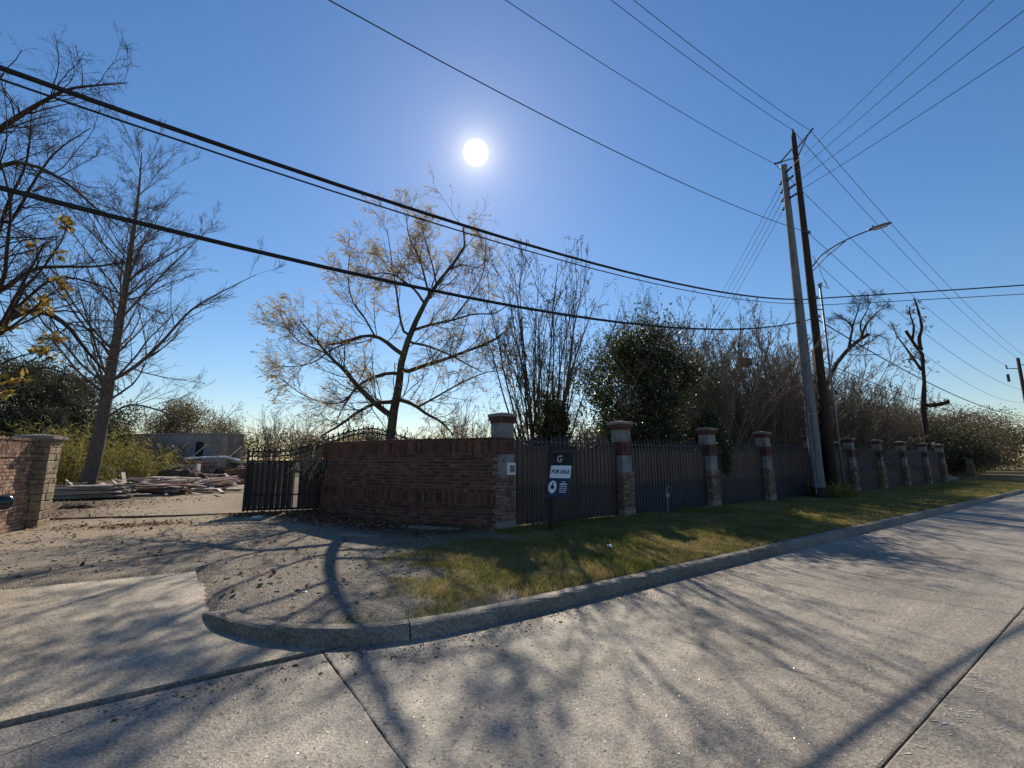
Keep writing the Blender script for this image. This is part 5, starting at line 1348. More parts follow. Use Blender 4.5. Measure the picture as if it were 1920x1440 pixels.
for (p, x, y, rz_, sc_, lab) in [
    (pA, 13.8, 25.5, 1.0, 1.05, 'bare shrub whose top shows left of the concrete pole'),
    (pB, 10.2, 25.5, 2.2, 1.1, 'bare shrub deep in the thicket right of the magnolia'),
    (pB, 16.5, 28.0, 4.1, 0.95, 'bare shrub seen between the concrete and the wooden pole'),
    (pC, 13.4, 21.8, 0.6, 0.85, 'low brown shrub behind the fence left of the concrete pole'),
    (pC, 19.5, 27.0, 2.6, 1.15, 'tangled shrub right of the wooden pole behind the sixth pillar'),
    (pC, 23.0, 29.8, 0.3, 1.2, 'tangled shrub under the forked bare tree'),
    (pC, 26.5, 31.5, 1.9, 1.1, 'tangled shrub at the foot of the dead vine-hung tree'),
    (pC, 21.2, 33.5, 3.3, 1.35, 'shrub standing behind the forked bare tree'),
    (pB, 30.2, 36.5, 0.9, 0.95, 'brown shrub right of the dead vine-hung tree'),
    (pA, 25.0, 37.0, 5.0, 0.95, 'thin shrub in the gap between the forked and the dead tree'),
    (pC, 34.0, 37.8, 2.9, 1.1, 'low shrub behind the last fence bay'),
    (pC, 38.5, 42.0, 4.4, 1.2, 'shrub beside the lone far pillar'),
    (pC, 17.8, 25.0, 5.1, 0.9, 'shrub close behind the wooden pole'),
    (pC, 29.0, 33.3, 3.9, 0.9, 'low shrub behind the ninth pillar'),
    (pB, 8.2, 23.0, 3.0, 1.0, 'bare shrub close on the right flank of the magnolia'),
    (pA, 11.6, 21.2, 4.4, 0.98, 'slender bare shrub between the magnolia and the fourth pillar'),
    (pB, 13.2, 28.5, 5.5, 1.1, 'far bare shrub behind the hanging nest box'),
    (pA, 15.4, 24.0, 2.8, 0.95, 'bare shrub just behind the concrete pole'),
    (pB, 19.2, 31.5, 0.4, 1.0, 'bare shrub left of the forked tree trunk'),
    (pB, 24.4, 34.5, 1.7, 1.0, 'bare shrub left of the dead vine-hung tree'),
    (pA, 28.5, 37.5, 2.5, 0.9, 'bare shrub behind the dead vine-hung tree'),
    (pB, 34.5, 41.5, 4.8, 0.95, 'bare shrub behind the green bush near the fence end'),
    (pC, -27.2, 36.2, 0.9, (0.5, 0.5, 0.55), 'scrubby bush before the middle of the grey shed'),
    (pC, -30.5, 37.2, 2.0, (0.6, 0.6, 0.6), 'scrubby bush before the left half of the grey shed'),
    (pB, -22.6, 37.0, 3.1, (0.45, 0.45, 0.6), 'thin bare bush at the right corner of the grey shed'),
    (pA, -1.8, 19.5, 0.2, (0.5, 0.5, 0.5), 'small shrub peeping over the brick wall right of the leaning tree'),
    (pC, -0.6, 22.0, 1.4, (0.7, 0.7, 0.62), 'low brush just above the brick wall near the first pillar'),
    (pC, 3.4, 17.0, 2.4, (0.6, 0.6, 0.62), 'low brush behind the first fence bay under the bare stems'),
]:
    nn = to_sn(x, y)[1]
    if p is pC and x > 6 and nn < 12.6: x, y = x + (12.6 - nn) * N[0], y + (12.6 - nn) * N[1]
    copy_tree(p, (x, y, 0.1), rz_, sc_, lab, SHG)
# forked bare tree and the dead snag
rng = np.random.default_rng(61)
T6[0][2].insert(0, (T6[0][2][0][0] - 0.6, 30.0, 0.0))
P0, R0 = limbs_np(T6, 12); R0 = R0 * 0.72
PA, RA = spawn(rng, P0, R0, 10, 0.4, 1.0, (0.75, 0.25), 0.42, 0.4, 7, 0.03, 0.2, 0.5, 2.4, 0.012)
RA = np.minimum(RA, 0.025)
PB1, RB1 = spawn(rng, PA, RA, 9, 0.2, 1.0, (0.75, 0.25), 0.45, 0.5, 5, 0.0, 0.2, 0.3, 1.2, 0.009)
PC1, RC1 = spawn(rng, PB1, RB1, 3, 0.2, 1.0, (0.75, 0.3), 0.5, 0.55, 4, 0.0, 0.2, 0.2, 0.6, 0.008)
tree_object('bare_tree', 'forked bare tree rising right behind the wooden pole', 'tree', tuple(T6[0][2][0][:2]) + (0.1,), tubes(P0, R0, 8), merge([tubes(PA, RA, 4), tubes(PB1, RB1, 3), tubes(PC1, RC1, 3)]), None, 'bark_dark')
rng = np.random.default_rng(62)
T7[0][2].insert(0, (T7[0][2][0][0], 31.0, 0.0))
P0, R0 = limbs_np(T7, 12)
R0 = R0 * 0.62 * (1 + 0.12 * rng.normal(size=R0.shape))
PA, RA = spawn(rng, P0, R0, 10, 0.3, 1.0, (0.9, 0.25), 0.2, 0.2, 6, -0.05, 0.2, 0.3, 1.3, 0.012)
RA = np.minimum(RA, 0.03)
PB1, RB1 = spawn(rng, PA, RA, 4, 0.2, 1.0, (0.75, 0.25), 0.5, 0.5, 5, -0.05, 0.2, 0.2, 0.8, 0.009)
pos, dr = twig_points(rng, np.concatenate([PB1]), 1800, 0.1)
tree_object('dead_tree', 'dead broken tree hung with vines right of the forked tree', 'tree', tuple(T7[0][2][0][:2]) + (0.1,), tubes(P0, R0, 8), merge([tubes(PA, RA, 4), tubes(PB1, RB1, 3)]), leaves(rng, pos, dr, 0.10, 0.05, 0.5, 0.6), 'bark_dark', 'bark_dark', 'leaf_brown')
# brush hill and evergreens on the right
def dome(q): return np.array([q[0], q[1], q[2] * 0.9 + 0.05])
BH = 'vine-grown brush mounds at the right'
leafy('vine_mound', 'brown vine-covered mound of brush at the right edge under the distant pole', tuple(W(76, 15.5)), 7, 8.0, 5.4, 3.7, 34000, 0.22, 0.12, 'leaf_brown', 'bark_tan', 71, 90, 0.1, dome, 'shrub', group=BH)
leafy('vine_mound', 'brown vine-covered brush beside the lone far pillar', tuple(W(61, 11.8)), 5, 4.6, 3.6, 2.3, 22000, 0.19, 0.10, 'leaf_brown', 'bark_tan', 72, 70, 0.1, dome, 'shrub', group=BH)
leafy('vine_mound', 'far brown brush mass along the street at the right edge', tuple(W(90, 13.5)), 7, 7.5, 5.6, 3.4, 22000, 0.24, 0.13, 'leaf_brown', 'bark_tan', 73, 80, 0.1, dome, 'shrub', group=BH)
leafy('vine_mound', 'dark brush heap filling the gap between the fence end and the lone pillar', tuple(W(45.5, 12.6)), 3, 3.3, 2.3, 1.7, 9000, 0.16, 0.09, 'leaf_brown', 'bark_tan', 76, 46, 0.1, dome, 'shrub', group=BH)
leafy('vine_mound', 'dark brush heap right behind the lone pillar', tuple(W(53, 11.6)), 3, 3.4, 2.8, 2.0, 9000, 0.17, 0.09, 'leaf_brown', 'bark_tan', 77, 46, 0.1, dome, 'shrub', group=BH)
leafy('evergreen_bush', 'green bush behind the last fence bays right of the dead tree', (33.5, 36.0, 0), 5, 3.3, 2.7, 2.4, 12000, 0.16, 0.08, 'leaf_evergreen', 'bark_dark', 74, 50, 0.12, dome, 'bush')
leafy('evergreen_bush', 'spreading green bush reaching over the gap past the fence end', (39.2, 41.0, 0), 5, 3.6, 2.9, 2.6, 12000, 0.17, 0.08, 'leaf_evergreen', 'bark_dark', 75, 50, 0.12, dome, 'bush')
# trees behind the yard on the left
leafy('evergreen_tree', 'dense dark evergreen mass behind the stone pier at the left edge', (-44, 38, 0), 12, 7.0, 5.2, 6.4, 30000, 0.26, 0.14, 'leaf_evergreen', 'bark_dark', 81, 90, 0.3, None, group='trees behind the yard')
leafy('evergreen_tree', 'dark evergreen tree left of the tall bare trunk', (-36, 37, 0), 9, 5.0, 4.0, 4.6, 20000, 0.24, 0.12, 'leaf_evergreen', 'bark_dark', 82, 70, 0.25, None, group='trees behind the yard')
leafy('olive_tree', 'broad olive-brown tree above the grey shed', (-40, 56, 0), 9, 5.6, 4.0, 5.2, 20000, 0.24, 0.12, 'leaf_olive', 'bark_tan', 83, 80, 0.25, None, group='trees behind the yard')
leafy('olive_tree', 'pale thin tree at the right end of the grey shed', (-33.5, 53, 0), 7, 3.6, 3.4, 4.0, 6500, 0.2, 0.1, 'leaf_olive', 'bark_tan', 84, 60, 0.18, None, group='trees behind the yard')
leafy('olive_tree', 'small olive tree behind the shed near the bare trunk', (-47, 52, 0), 7, 4.2, 3.2, 4.0, 9000, 0.22, 0.11, 'leaf_olive', 'bark_tan', 85, 60, 0.2, None, group='trees behind the yard')
leafy('evergreen_bush', 'far green tree low on the horizon left of the gate', (-27, 62, 0), 4, 2.6, 2.4, 2.6, 5000, 0.22, 0.11, 'leaf_evergreen', 'bark_dark', 86, 40, 0.12, None, 'bush')
leafy('evergreen_bush', 'far tree top showing over the arched gate', (-14, 44, 0), 4, 2.4, 2.2, 3.0, 5000, 0.2, 0.1, 'leaf_olive', 'bark_dark', 87, 40, 0.12, None, 'bush')
copy_tree(pB, (-31.5, 60, 0), 1.2, (0.8, 0.8, 1.0), 'bare far shrub on the horizon left of the gate end', 'bare shrubs on the horizon')
copy_tree(pA, (-24, 52, 0), 3.2, (0.8, 0.8, 0.85), 'bare far shrub on the horizon just over the low end of the gate', 'bare shrubs on the horizon')
copy_tree(pC, (-19, 46, 0), 0.2, (1.0, 1.0, 0.8), 'brown far shrub seen over the rising arch of the gate', 'bare shrubs on the horizon')
copy_tree(pC, (-9, 40, 0), 2.2, (1.1, 1.1, 0.75), 'brown far shrub seen over the brick wall right of the trunk', 'bare shrubs on the horizon')
# far wood along the horizon
rng = np.random.default_rng(90)
k = 60000
ang = rng.uniform(-1.15, 1.15, k); dist = rng.uniform(120, 190, k)
hh = 5.0 + 3.5 * vnoise(ang * 40, dist * 0, 1.0, 91) + 2.0 * vnoise(ang * 140, dist * 0, 1.0, 92)
pos = np.stack([np.sin(ang) * dist, np.cos(ang) * dist, rng.random(k) ** 0.8 * hh], -1)
sA, nA = to_sn(pos[:, 0], pos[:, 1]); pos = pos[(nA > 18)]
lv = leaves(rng, pos, rng.normal(size=pos.shape), 0.75, 0.4, 0, 0.6)
tag(link('far_wood', mesh_np('far_wood', lv[0], [lv[1]], ['leaf_brown'])), 'low brown wood along the far horizon', 'wood', kind='stuff')
# clump of cane behind the stone pier
rng = np.random.default_rng(95)
def cane(name, label, cx, cy, rx, h, stalks, seed):
    rng = np.random.default_rng(seed)
    x = cx + rng.normal(0, rx * 0.5, stalks); y = cy + rng.normal(0, rx * 0.4, stalks); k = 7
    P_ = np.empty((stalks, k, 3)); P_[:, 0] = np.stack([x, y, np.zeros(stalks)], -1)
    d = nrm(np.stack([rng.normal(0, .22, stalks), rng.normal(0, .22, stalks), np.ones(stalks)], -1)); H = h * rng.uniform(0.6, 1.1, stalks)
    for j in range(1, k):
        d = nrm(d + np.stack([(x - cx) * 0.08, (y - cy) * 0.08, np.zeros(stalks)], -1) + np.array([0, 0, -0.03 * j])); P_[:, j] = P_[:, j - 1] + d * (H / (k - 1))[:, None]
    R = np.full((stalks, k), 0.012) * np.linspace(1, .4, k)[None]
    pos, dr = twig_points(rng, P_, stalks * 34, 0.1); lv = leaves(rng, pos, dr * 0.7, 0.42, 0.035, 0.45, 0.75)
    root = empty(name, (cx, cy, 0.1), 0, label, 'plant'); b = np.array([cx, cy, 0.1])
    t = tubes(P_, R, 4); link('stalks', mesh_np('stalks', t[0] - b, [t[1]], ['leaf_cane']), None, root)
    link('leaves', mesh_np('leaves', lv[0] - b, [lv[1]], ['leaf_cane']), None, root)
cane('cane_clump', 'tall yellow-green cane clump behind the stone pier', -26.6, 28.0, 2.3, 4.0, 200, 96)
cane('cane_clump', 'yellow-green cane right of the tall bare trunk', -22.6, 28.4, 1.1, 2.5, 80, 97)
# weeds at the feet of the poles and a bent stalk by the fence
cane('weed_clump', 'dark weeds round the foot of the two poles', 12.3, 18.4, 0.8, 0.6, 60, 98)
# strap-leaved plant hanging over the left end of the brick wall
rng = np.random.default_rng(99); k = 120
b_ = np.array([-5.55, 13.15, 0.1]); org = b_ + np.array([0, 0, 1.35]) + rng.normal(0, 1, (k, 3)) * np.array([0.22, 0.10, 0.22])
dd = nrm(np.stack([rng.normal(-0.45, 0.5, k), rng.normal(-0.75, 0.4, k), rng.normal(0.35, 0.45, k)], -1)); L = rng.uniform(0.2, 0.55, k)
pp = np.empty((k, 6, 3)); pp[:, 0] = org
for j in range(1, 6):
    dd = nrm(dd + np.array([0, 0, -0.28])); pp[:, j] = pp[:, j - 1] + dd * (L / 5)[:, None]
side_ = nrm(np.cross(dd, np.array([0, 0, 1.0]))); wd = np.array([0.5, 1, 1, 0.9, 0.6, 0.1]) * 0.017
vv = np.concatenate([pp + side_[:, None] * wd[None, :, None], pp - side_[:, None] * wd[None, :, None]], 1)
fi = np.array([[j, j + 1, 7 + j, 6 + j] for j in range(5)])
ff = (fi[None] + (np.arange(k) * 12)[:, None, None]).reshape(-1, 4)
vr = empty('strap_leaf_plant', tuple(b_), 0, 'pale strap-leaved plant drooping over the left end of the brick wall', 'plant')
link('leaves', mesh_np('leaves', vv.reshape(-1, 3) - b_, [ff], ['leaf_strap']), None, vr)
MB().tube([(0, 0, -0.1), (0.03, 0, 0.7), (0, 0.02, 1.5)], [0.05, 0.04, 0.03], 7).obj('stem', 'bark_dark', vr)
st_ = empty('bent_stalk', W(27.6, 7.75, 0.15), YAW, 'bent pale stalks leaning against the fence past the poles', 'plant')
for q in ([(0, 0, 0), (-0.5, 0.05, 0.7), (-1.3, 0.1, 1.35)], [(0, 0, 0), (-0.25, 0.05, 0.9), (-0.75, 0.1, 1.9), (-0.95, 0.12, 2.5)]):
    MB().tube(catmull(q, 5).tolist(), 0.022, 6).obj('stalk', 'leaf_cane', st_)

# ------------------------------------------------------------------ the yard: shed, lumber and scrap
shed = empty('metal_shed', (-34.6, 40.2, 0.0), math.atan2(-2.0, 10.0), 'long grey ribbed metal shed behind the lumber yard', 'shed')
LS = 10.4
MB().box((LS / 2, 1.3, 1.9), (LS, 2.5, 3.7)).obj('wall', 'sheet_metal', shed)
RIB = chamfer_mesh('rib', 'sheet_metal', 0.1, 1)
for j in range(36): inst('rib', RIB, shed, (0.15 + j * (LS - 0.3) / 35, 0.035, 1.9), (0.11, 0.07, 3.62))
MB().box((LS / 2, 1.3, 3.79), (LS + 0.3, 2.8, 0.09)).obj('roof', 'sheet_metal', shed)
dk = MB().box((8.45, 0.02, 2.0), (0.75, 0.10, 2.2)).obj('black_gap_panel', 'sign_black', shed)  # solid black panel; its colour stands in for shade inside the shed
lat = empty('lattice_truss', (-29.2, 37.4, 0.0), math.atan2(-1.6, 10.0), 'white zigzag lattice frame leaning before the grey shed', 'frame')
for p, q in (((0, 0, 1.75), (1.6, 0, 2.75)), ((1.6, 0, 2.75), (2.9, 0, 1.55)), ((3.5, 0, 1.75), (4.8, 0, 2.8)), ((0, 0, 1.7), (6.3, 0, 1.55)), ((6.9, 0, 1.8), (7.9, 0, 2.6)), ((6.3, 0, 0.1), (6.3, 0, 1.6)), ((0, 0, 0.1), (0, 0, 1.7)), ((3.2, 0, 0.1), (3.2, 0, 1.62))):
    MB().bar(p, q, 0.075, 0.05).obj('strut', 'white_plastic', lat)
PL = {m: chamfer_mesh('board', m, 0.02, 9, 0.004) for m in ('lumber_grey', 'lumber_pale', 'lumber_red')}
rgy = random.Random(17)
def lumber(label, x, y, yaw, layers, L, mats, loose=0.0, wid=5, bw=0.2, th=0.05, gap=0.03, lean=0):
    g0 = float(ground_z(np.array(x), np.array(y)))
    root = empty('lumber_stack', (x, y, g0), yaw, label, 'lumber', 'stacks and heaps of lumber')
    z = 0.03
    for l in range(layers):
        for j in range(wid):
            ll = L * rgy.uniform(0.75, 1.05)
            inst('board', PL[rgy.choice(mats)], root, (rgy.uniform(-.2, .2) + loose * rgy.uniform(-.8, .8), (j - (wid - 1) / 2) * (bw + 0.02) + loose * rgy.uniform(-.5, .5), z + th / 2 + loose * 0.05),
                 (ll, bw * rgy.uniform(.85, 1.05), th), (rgy.gauss(0, .02 + loose * .12), rgy.gauss(lean, .01 + loose * .06), rgy.gauss(0, .02 + loose * .5)))
        z += th + gap * rgy.random() + 0.004
    return root
lumber('weathered grey lumber stack nearest the stone pier', -16.6, 17.9, rad(14), 6, 3.2, ['lumber_grey', 'lumber_grey', 'lumber_pale'], 0.22, 6, 0.2, 0.055, 0.05)
lumber('grey lumber stack just below the tall bare trunk', -15.4, 19.8, rad(28), 5, 2.4, ['lumber_grey', 'lumber_grey', 'lumber_red', 'lumber_pale'], 0.6, 6, 0.2, 0.05, 0.05)
lumber('heap of reddish boards on top of the grey stacks', -16.1, 21.6, rad(30), 6, 2.2, ['lumber_red', 'lumber_grey', 'lumber_pale'], 0.5, 4, 0.18, 0.05, 0.09)
lumber('heap of pale pinkish planks sliding onto the drive', -15.6, 22.9, rad(32), 5, 3.4, ['lumber_pale', 'lumber_pale', 'lumber_red'], 0.35, 5, 0.2, 0.05, 0.07, rad(-6))
lumber('low scatter of pale planks at the edge of the drive', -14.2, 21.3, rad(26), 2, 2.2, ['lumber_pale', 'lumber_grey'], 0.8, 5, 0.18, 0.04, 0.05)
lumber('thin white and grey boards lying right of the trunk', -19.2, 25.6, rad(4), 5, 2.4, ['lumber_grey', 'lumber_pale'], 0.3, 4, 0.2, 0.05, 0.12)
lumber('red-brown pallet stack near the drive under white frames', -17.2, 31.0, rad(10), 9, 3.0, ['lumber_red', 'lumber_grey'], 0.12, 5, 0.2, 0.06, 0.06)
lumber('far dark pallet stack before the shed', -22.6, 33.0, rad(5), 13, 2.2, ['lumber_grey', 'lumber_red'], 0.1, 5, 0.25, 0.06, 0.07)
# broken timber strewn about the yard
rngt = np.random.default_rng(44); mb = MB()
for i in range(420):
    t = rngt.random(); x = -16.8 + 4.2 * rngt.normal() * 0.45 - 6 * t * 0.6; y = 19.5 + 13 * t + rngt.normal() * 0.8
    if x > -0.62 * y + 0.6 + 0.0: continue
    L = rngt.uniform(0.25, 1.6); g = float(ground_z(np.array(x), np.array(y)))
    R_ = Matrix.Rotation(rngt.uniform(0, 6.28), 3, 'Z') @ Matrix.Rotation(rngt.normal() * 0.22, 3, 'Y')
    mb.box((x, y, g + 0.05 + abs(rngt.normal()) * 0.16), (L, rngt.uniform(0.05, 0.2), 0.03), R_)
so = mb.obj('timber_scraps', 'lumber_pale'); tag(so, 'broken timber scraps strewn between the lumber heaps', 'scraps', kind='stuff')
# brown mound
rngm = np.random.default_rng(33)
def mound(name, label, c, d, mat, cat, seed):
    rngm = np.random.default_rng(seed); nu, nv = 26, 10; vs = []; fs = []
    for j in range(nv + 1):
        for i in range(nu):
            a_ = 2 * math.pi * i / nu; e = (j / nv) * math.pi / 2
            r = 1 + 0.16 * math.sin(3 * a_ + seed) * math.cos(e) + rngm.normal(0, 0.05)
            vs.append((d[0] * r * math.cos(a_) * math.cos(e) ** 0.6, d[1] * r * math.sin(a_) * math.cos(e) ** 0.6, d[2] * math.sin(e) * (1 + rngm.normal(0, .05)) - 0.05))
    for j in range(nv):
        for i in range(nu): fs.append((j*nu+i, j*nu+(i+1)%nu, (j+1)*nu+(i+1)%nu, (j+1)*nu+i))
    fs.append(tuple(nv * nu + i for i in range(nu)))
    o = MB().add(vs, fs).obj(name, mat, None, False); o.location = c; tag(o, label, cat); return o
mound('rubbish_mound', 'dark brown shaggy heap behind the pale planks', (-20.5, 28.6, 0.1), (1.5, 0.9, 1.0), 'mound_brown', 'heap', 5)
mound('rubbish_mound', 'dark low heap beside the red scrap', (-16.4, 27.6, 0.1), (0.8, 0.5, 0.36), 'mound_brown', 'heap', 6)
mound('rubble_heap', 'low dark rubble heap at the foot of the stone pier', (-13.6, 14.6, 0.08), (0.5, 0.35, 0.22), 'mound_brown', 'rubble', 7)
mound('brush_heap', 'brown brush heap under the white trough', (-20.2, 34.2, 0.1), (1.9, 0.9, 1.25), 'mound_brown', 'heap', 9)
red = empty('red_scrap', (-17.6, 28.6, 0.1), 0.4, 'small red plastic scrap among the grey debris', 'scrap')
MB().box((0, 0, 0.25), (0.5, 0.35, 0.2)).bar((-.3, 0, 0.05), (-.15, 0.1, 0.55), 0.08).bar((.3, .05, 0.05), (.12, 0, 0.5), 0.08).obj('crate', 'red_plastic', red)
tro = empty('white_trough', (-24.5, 34.5, 0), rad(-8), 'long white curved trough resting on the pallets before the shed', 'trough')
vs = []; fs = []; k = 14
for i in range(k + 1):
    x = 4.6 * i / k; zb = 1.62 + 0.12 * math.sin(i / k * 2.2) - (0.28 * max(0, i / k - 0.75) / 0.25)
    for a_ in range(7):
        t = math.pi * a_ / 6; vs.append((x, 0.16 * math.cos(t), zb + 0.14 * math.sin(t)))
for i in range(k):
    for a_ in range(6): fs.append((i*7+a_, i*7+a_+1, (i+1)*7+a_+1, (i+1)*7+a_))
fs += [tuple(range(7)), tuple(k * 7 + a_ for a_ in range(7))[::-1]]
MB().add(vs, fs).obj('shell', 'white_plastic', tro, True)
for x in (0.8, 3.4): MB().box((x, 0, 0.82), (0.4, 0.6, 1.62)).obj('support', 'lumber_grey', tro)
cab = empty('metal_cabinet', (-22.2, 31.0, 0.05), rad(12), 'pale grey metal cabinet standing in front of the trough', 'cabinet')
MB().box((0, 0, 0.62), (2.0, 0.6, 1.15)).obj('body', 'sheet_metal', cab)
for x in (-0.5, 0.0, 0.5): MB().box((x, -0.305, 0.62), (0.025, 0.02, 1.1)).obj('seam', 'stucco', cab)
MB().box((1.03, -0.1, 0.66), (0.07, 0.5, 1.25)).obj('end_panel', 'white_plastic', cab)
frm = empty('white_trestle', (-17.4, 31.9, 0.1), rad(6), 'white open frame standing over the red-brown pallet stack', 'frame')
for p, q in (((-1.5, 0, 1.05), (1.0, 0, 1.1)), ((1.0, 0, 0), (1.0, 0, 1.12)), ((-.3, 0, 0.6), (-.3, 0, 1.1)), ((-1.2, 0, 0.6), (-1.2, 0, 1.15)), ((1.0, 0, 0.5), (1.3, 0, 0.5))):
    MB().bar(p, q, 0.09, 0.06).obj('member', 'white_plastic', frm)
beam = empty('fallen_beam', (-20.6, 30.6, 0.6), rad(3), 'thin pale beam lying across the middle of the yard', 'beam')
MB().bar((-1.8, 0, 0.1), (1.8, -0.1, 0.0), 0.1, 0.08).obj('length', 'lumber_pale', beam)
for x in (-1.4, 1.4): MB().box((x, -0.03, -0.27), (0.3, 0.3, 0.56)).obj('block', 'mound_brown', beam)
blk = empty('concrete_block', (-14.9, 20.0, float(ground_z(np.array(-14.9), np.array(20.0)))), rad(20), 'pale hollow concrete block at the edge of the lumber', 'block')
MB().box((0, -.12, .17), (.62, .05, .38)).box((0, .12, .17), (.62, .05, .38)).box((-.285, 0, .17), (.05, .19, .38)).box((.285, 0, .17), (.05, .19, .38)).box((0, 0, .17), (.05, .19, .38)).obj('shell', 'stucco', blk)

# birdhouse-like box hanging in the thicket
bb = empty('nest_box', (12.3, 23.4, 6.4), 0.3, 'brown box hanging in the branches of the thicket', 'box')
MB().box((0, 0, 0.22), (0.50, 0.4, 0.36)).obj('body', 'mound_brown', bb); MB().box((0, 0, 0.425), (0.58, 0.48, 0.04)).obj('lid', 'mound_brown', bb)
MB().tube([(0, 0, 0.44), (0.05, 0, 1.6)], 0.012, 5).obj('cord', 'cable', bb)
# bright globe lamps on far pillars
for (s, n, z, lab) in ((14.9, 9.6, 2.15, 'small white globe lamp seen between the third and fourth pillars'), (39.2, 8.2, 2.5, 'small white globe lamp over the last fence bay')):
    g = empty('globe_lamp', W(s, n, 0.1), 0, lab, 'lamp', 'white globe lamps')
    MB().tube([(0, 0, 0), (0, 0, z - 0.1)], 0.03, 8).obj('post', 'iron', g)
    MB().lathe([(0.02, 0), (0.08, 0.03), (0.105, 0.1), (0.08, 0.17), (0.02, 0.2)], 12, (0, 0, z - 0.1)).obj('globe', 'white_plastic', g, True)
# low step past the fence end
MB_ = MB().box((0, 0, 0.12), (4.8, 1.2, 0.3)).box((0.3, 0.5, 0.34), (4.2, 0.7, 0.2)).obj('stone_step', 'cap_stone')
MB_.location = W(44.3, 9.3, 0.1); MB_.rotation_euler = (0, 0, YAW); tag(MB_, 'low stone steps in the gap past the fence end', 'steps')

# small litter
def scrap(label, x, y, r, mat, seed, zoff=0.0, name='litter'):
    rgs = random.Random(seed); z = float(ground_z(np.array(x), np.array(y))) + zoff
    vs = []; k = 7
    for j in range(3):
        for i in range(k):
            a_ = 2 * math.pi * i / k; q = r * (1, 0.8, 0.35)[j] * rgs.uniform(.6, 1.2)
            vs.append((q * math.cos(a_) * 1.4, q * math.sin(a_), (0, 0.28, 0.45)[j] * r * rgs.uniform(.6, 1.4)))
    fs = [(j*k+i, j*k+(i+1)%k, (j+1)*k+(i+1)%k, (j+1)*k+i) for j in range(2) for i in range(k)] + [tuple(2*k+i for i in range(k)), tuple(range(k))[::-1]]
    o = MB().add(vs, fs).obj(name, mat); o.location = (x, y, z); o.rotation_euler = (0, 0, rgs.uniform(0, 6)); tag(o, label, 'litter', 'bits of litter'); return o
scrap('crumpled white plastic bag on the gravel in front of the gate', -6.55, 12.05, 0.13, 'white_plastic', 1)
scrap('white scrap lying in the grass near the kerb', 1.65, 8.0, 0.05, 'white_plastic', 2, 0.03)
scrap('crushed white cup at the left edge of the driveway apron', -5.55, 5.0, 0.06, 'white_plastic', 3, 0.05)
scrap('small white chip on the gravel by the trunk shadow', -2.35, 5.45, 0.025, 'white_plastic', 4)
scrap('pale stone lying in the shade before the third pillar', 5.0, 11.6, 0.09, 'pebble', 5, 0.0, 'stone')
scrap('small dark clod on the road below the kerb joint', -1.45, 3.75, 0.018, 'mound_brown', 6, 0.14, 'clod')
# broken pale slab edge by the wall footing
for (x, y, l, yaw_, lab) in ((-1.6, 9.75, 1.1, -0.25, 'thin broken concrete slab along the foot of the brick wall'), (-2.9, 9.0, 0.8, -0.4, 'pale flat board half buried where the wall shadow ends')):
    o = MB().box((0, 0, 0.02), (l, 0.16, 0.05)).obj('broken_slab', 'cap_stone'); o.location = (x, y, float(ground_z(np.array(x), np.array(y)))); o.rotation_euler = (0.03, 0.02, yaw_); tag(o, lab, 'slab')

# ------------------------------------------------------------------ dark car parked at the left edge
cyaw = math.atan2(0.669, -0.743)
rside = np.array([0.669, 0.743]); cdir = np.array([-0.743, 0.669])
side = np.array([-6.24, 5.56])
cpos = side - rside * 0.90 - cdir * 0.55
car = empty('parked_car', (cpos[0], cpos[1], float(ramp_z(7))), cyaw, 'dark car parked at the left edge, only its mirror and flank in view', 'car')
def loft(secs, prof):
    vs = []; fs = []; k = len(prof)
    for (x, sc_y, z0, z1) in secs:
        for (py, pz) in prof: vs.append((x, py * sc_y, z0 + (z1 - z0) * pz))
    for i in range(len(secs) - 1):
        for j in range(k): fs.append((i*k+j, i*k+(j+1)%k, (i+1)*k+(j+1)%k, (i+1)*k+j))
    fs += [tuple(range(k))[::-1], tuple((len(secs)-1)*k+j for j in range(k))]
    return vs, fs
lower = [(-0.72, 0.0), (0.72, 0.0), (0.93, 0.10), (0.98, 0.32), (1.0, 0.58), (0.97, 0.85), (0.86, 1.0), (-0.86, 1.0), (-0.97, 0.85), (-1.0, 0.58), (-0.98, 0.32), (-0.93, 0.10)]
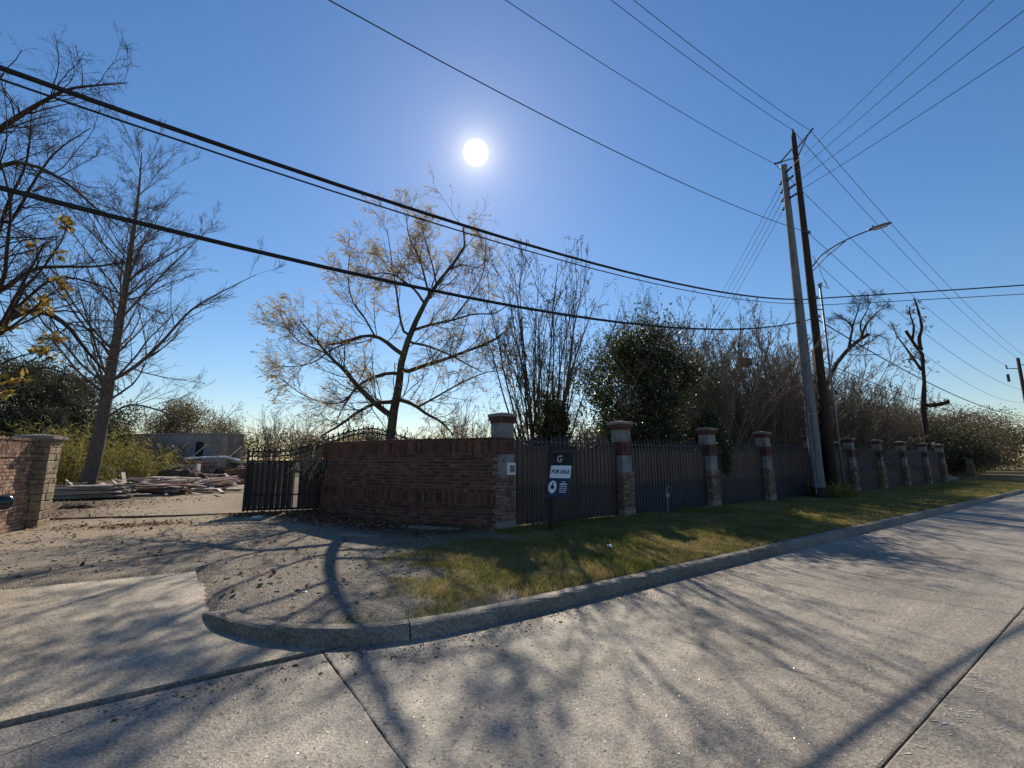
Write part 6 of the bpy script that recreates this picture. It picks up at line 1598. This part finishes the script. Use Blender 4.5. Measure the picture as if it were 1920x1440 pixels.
vs, fs = loft([(-2.3, .70, .38, .78), (-2.2, .82, .30, .95), (-1.7, .9, .22, 1.02), (-0.5, .91, .20, 1.0), (0.7, .91, .20, .98), (1.4, .90, .21, .92), (2.0, .85, .25, .84), (2.25, .72, .32, .70)], lower)
MB().add(vs, fs).obj('body', 'car_paint', car, True)
cabp = [(-1, 0), (1, 0), (.93, .5), (.80, .9), (.68, 1.0), (-.68, 1.0), (-.80, .9), (-.93, .5)]
vs, fs = loft([(-2.1, .74, .92, .97), (-1.35, .78, .95, 1.38), (-0.7, .79, .95, 1.46), (0.1, .79, .95, 1.45), (0.55, .79, .94, 1.36), (1.25, .76, .90, .96)], cabp)
MB().add(vs, fs).obj('cabin', 'car_glass', car, True)
vs, fs = loft([(-1.4, .63, 1.36, 1.41), (-0.7, .64, 1.44, 1.485), (0.1, .64, 1.43, 1.475), (0.5, .62, 1.34, 1.40)], [(-1, 0), (1, 0), (1, .6), (.8, 1), (-.8, 1), (-1, .6)])
MB().add(vs, fs).obj('roof', 'car_paint', car, True)
for x in (-1.4, 1.4):
    for sy in (-1, 1):
        wh = MB().tube([(x, sy * .64, .32), (x, sy * .85, .32)], 0.32, 20).obj('wheel', 'rubber', car)
        MB().tube([(x, sy * .83, .32), (x, sy * .862, .32)], 0.2, 12).obj('rim', 'chrome', wh)
for sy in (-1, 1):
    mvs = []; mfs = []
    for i, (y, r) in enumerate(((0.86, .04), (0.92, .075), (1.0, .092), (1.07, .088), (1.105, .05))):
        for a_ in range(10):
            t = 2 * math.pi * a_ / 10; mvs.append((0.58 + r * 0.8 * math.cos(t), sy * y, 1.02 + r * math.sin(t)))
    for i in range(4):
        for a_ in range(10): mfs.append((i*10+a_, i*10+(a_+1)%10, (i+1)*10+(a_+1)%10, (i+1)*10+a_))
    mfs += [tuple(range(10)), tuple(40 + a_ for a_ in range(10))]
    MB().add(mvs, mfs).obj('mirror', 'car_paint', car, True)
    MB().box((2.12, sy * .55, .68), (0.12, .3, .12)).obj('headlight', 'chrome', car)
    MB().box((-2.24, sy * .55, .78), (0.1, .3, .14)).obj('tail_light', 'lamp_red', car)
    MB().box((-0.1, sy * .915, .80), (0.16, .03, .03)).obj('door_handle', 'chrome', car)
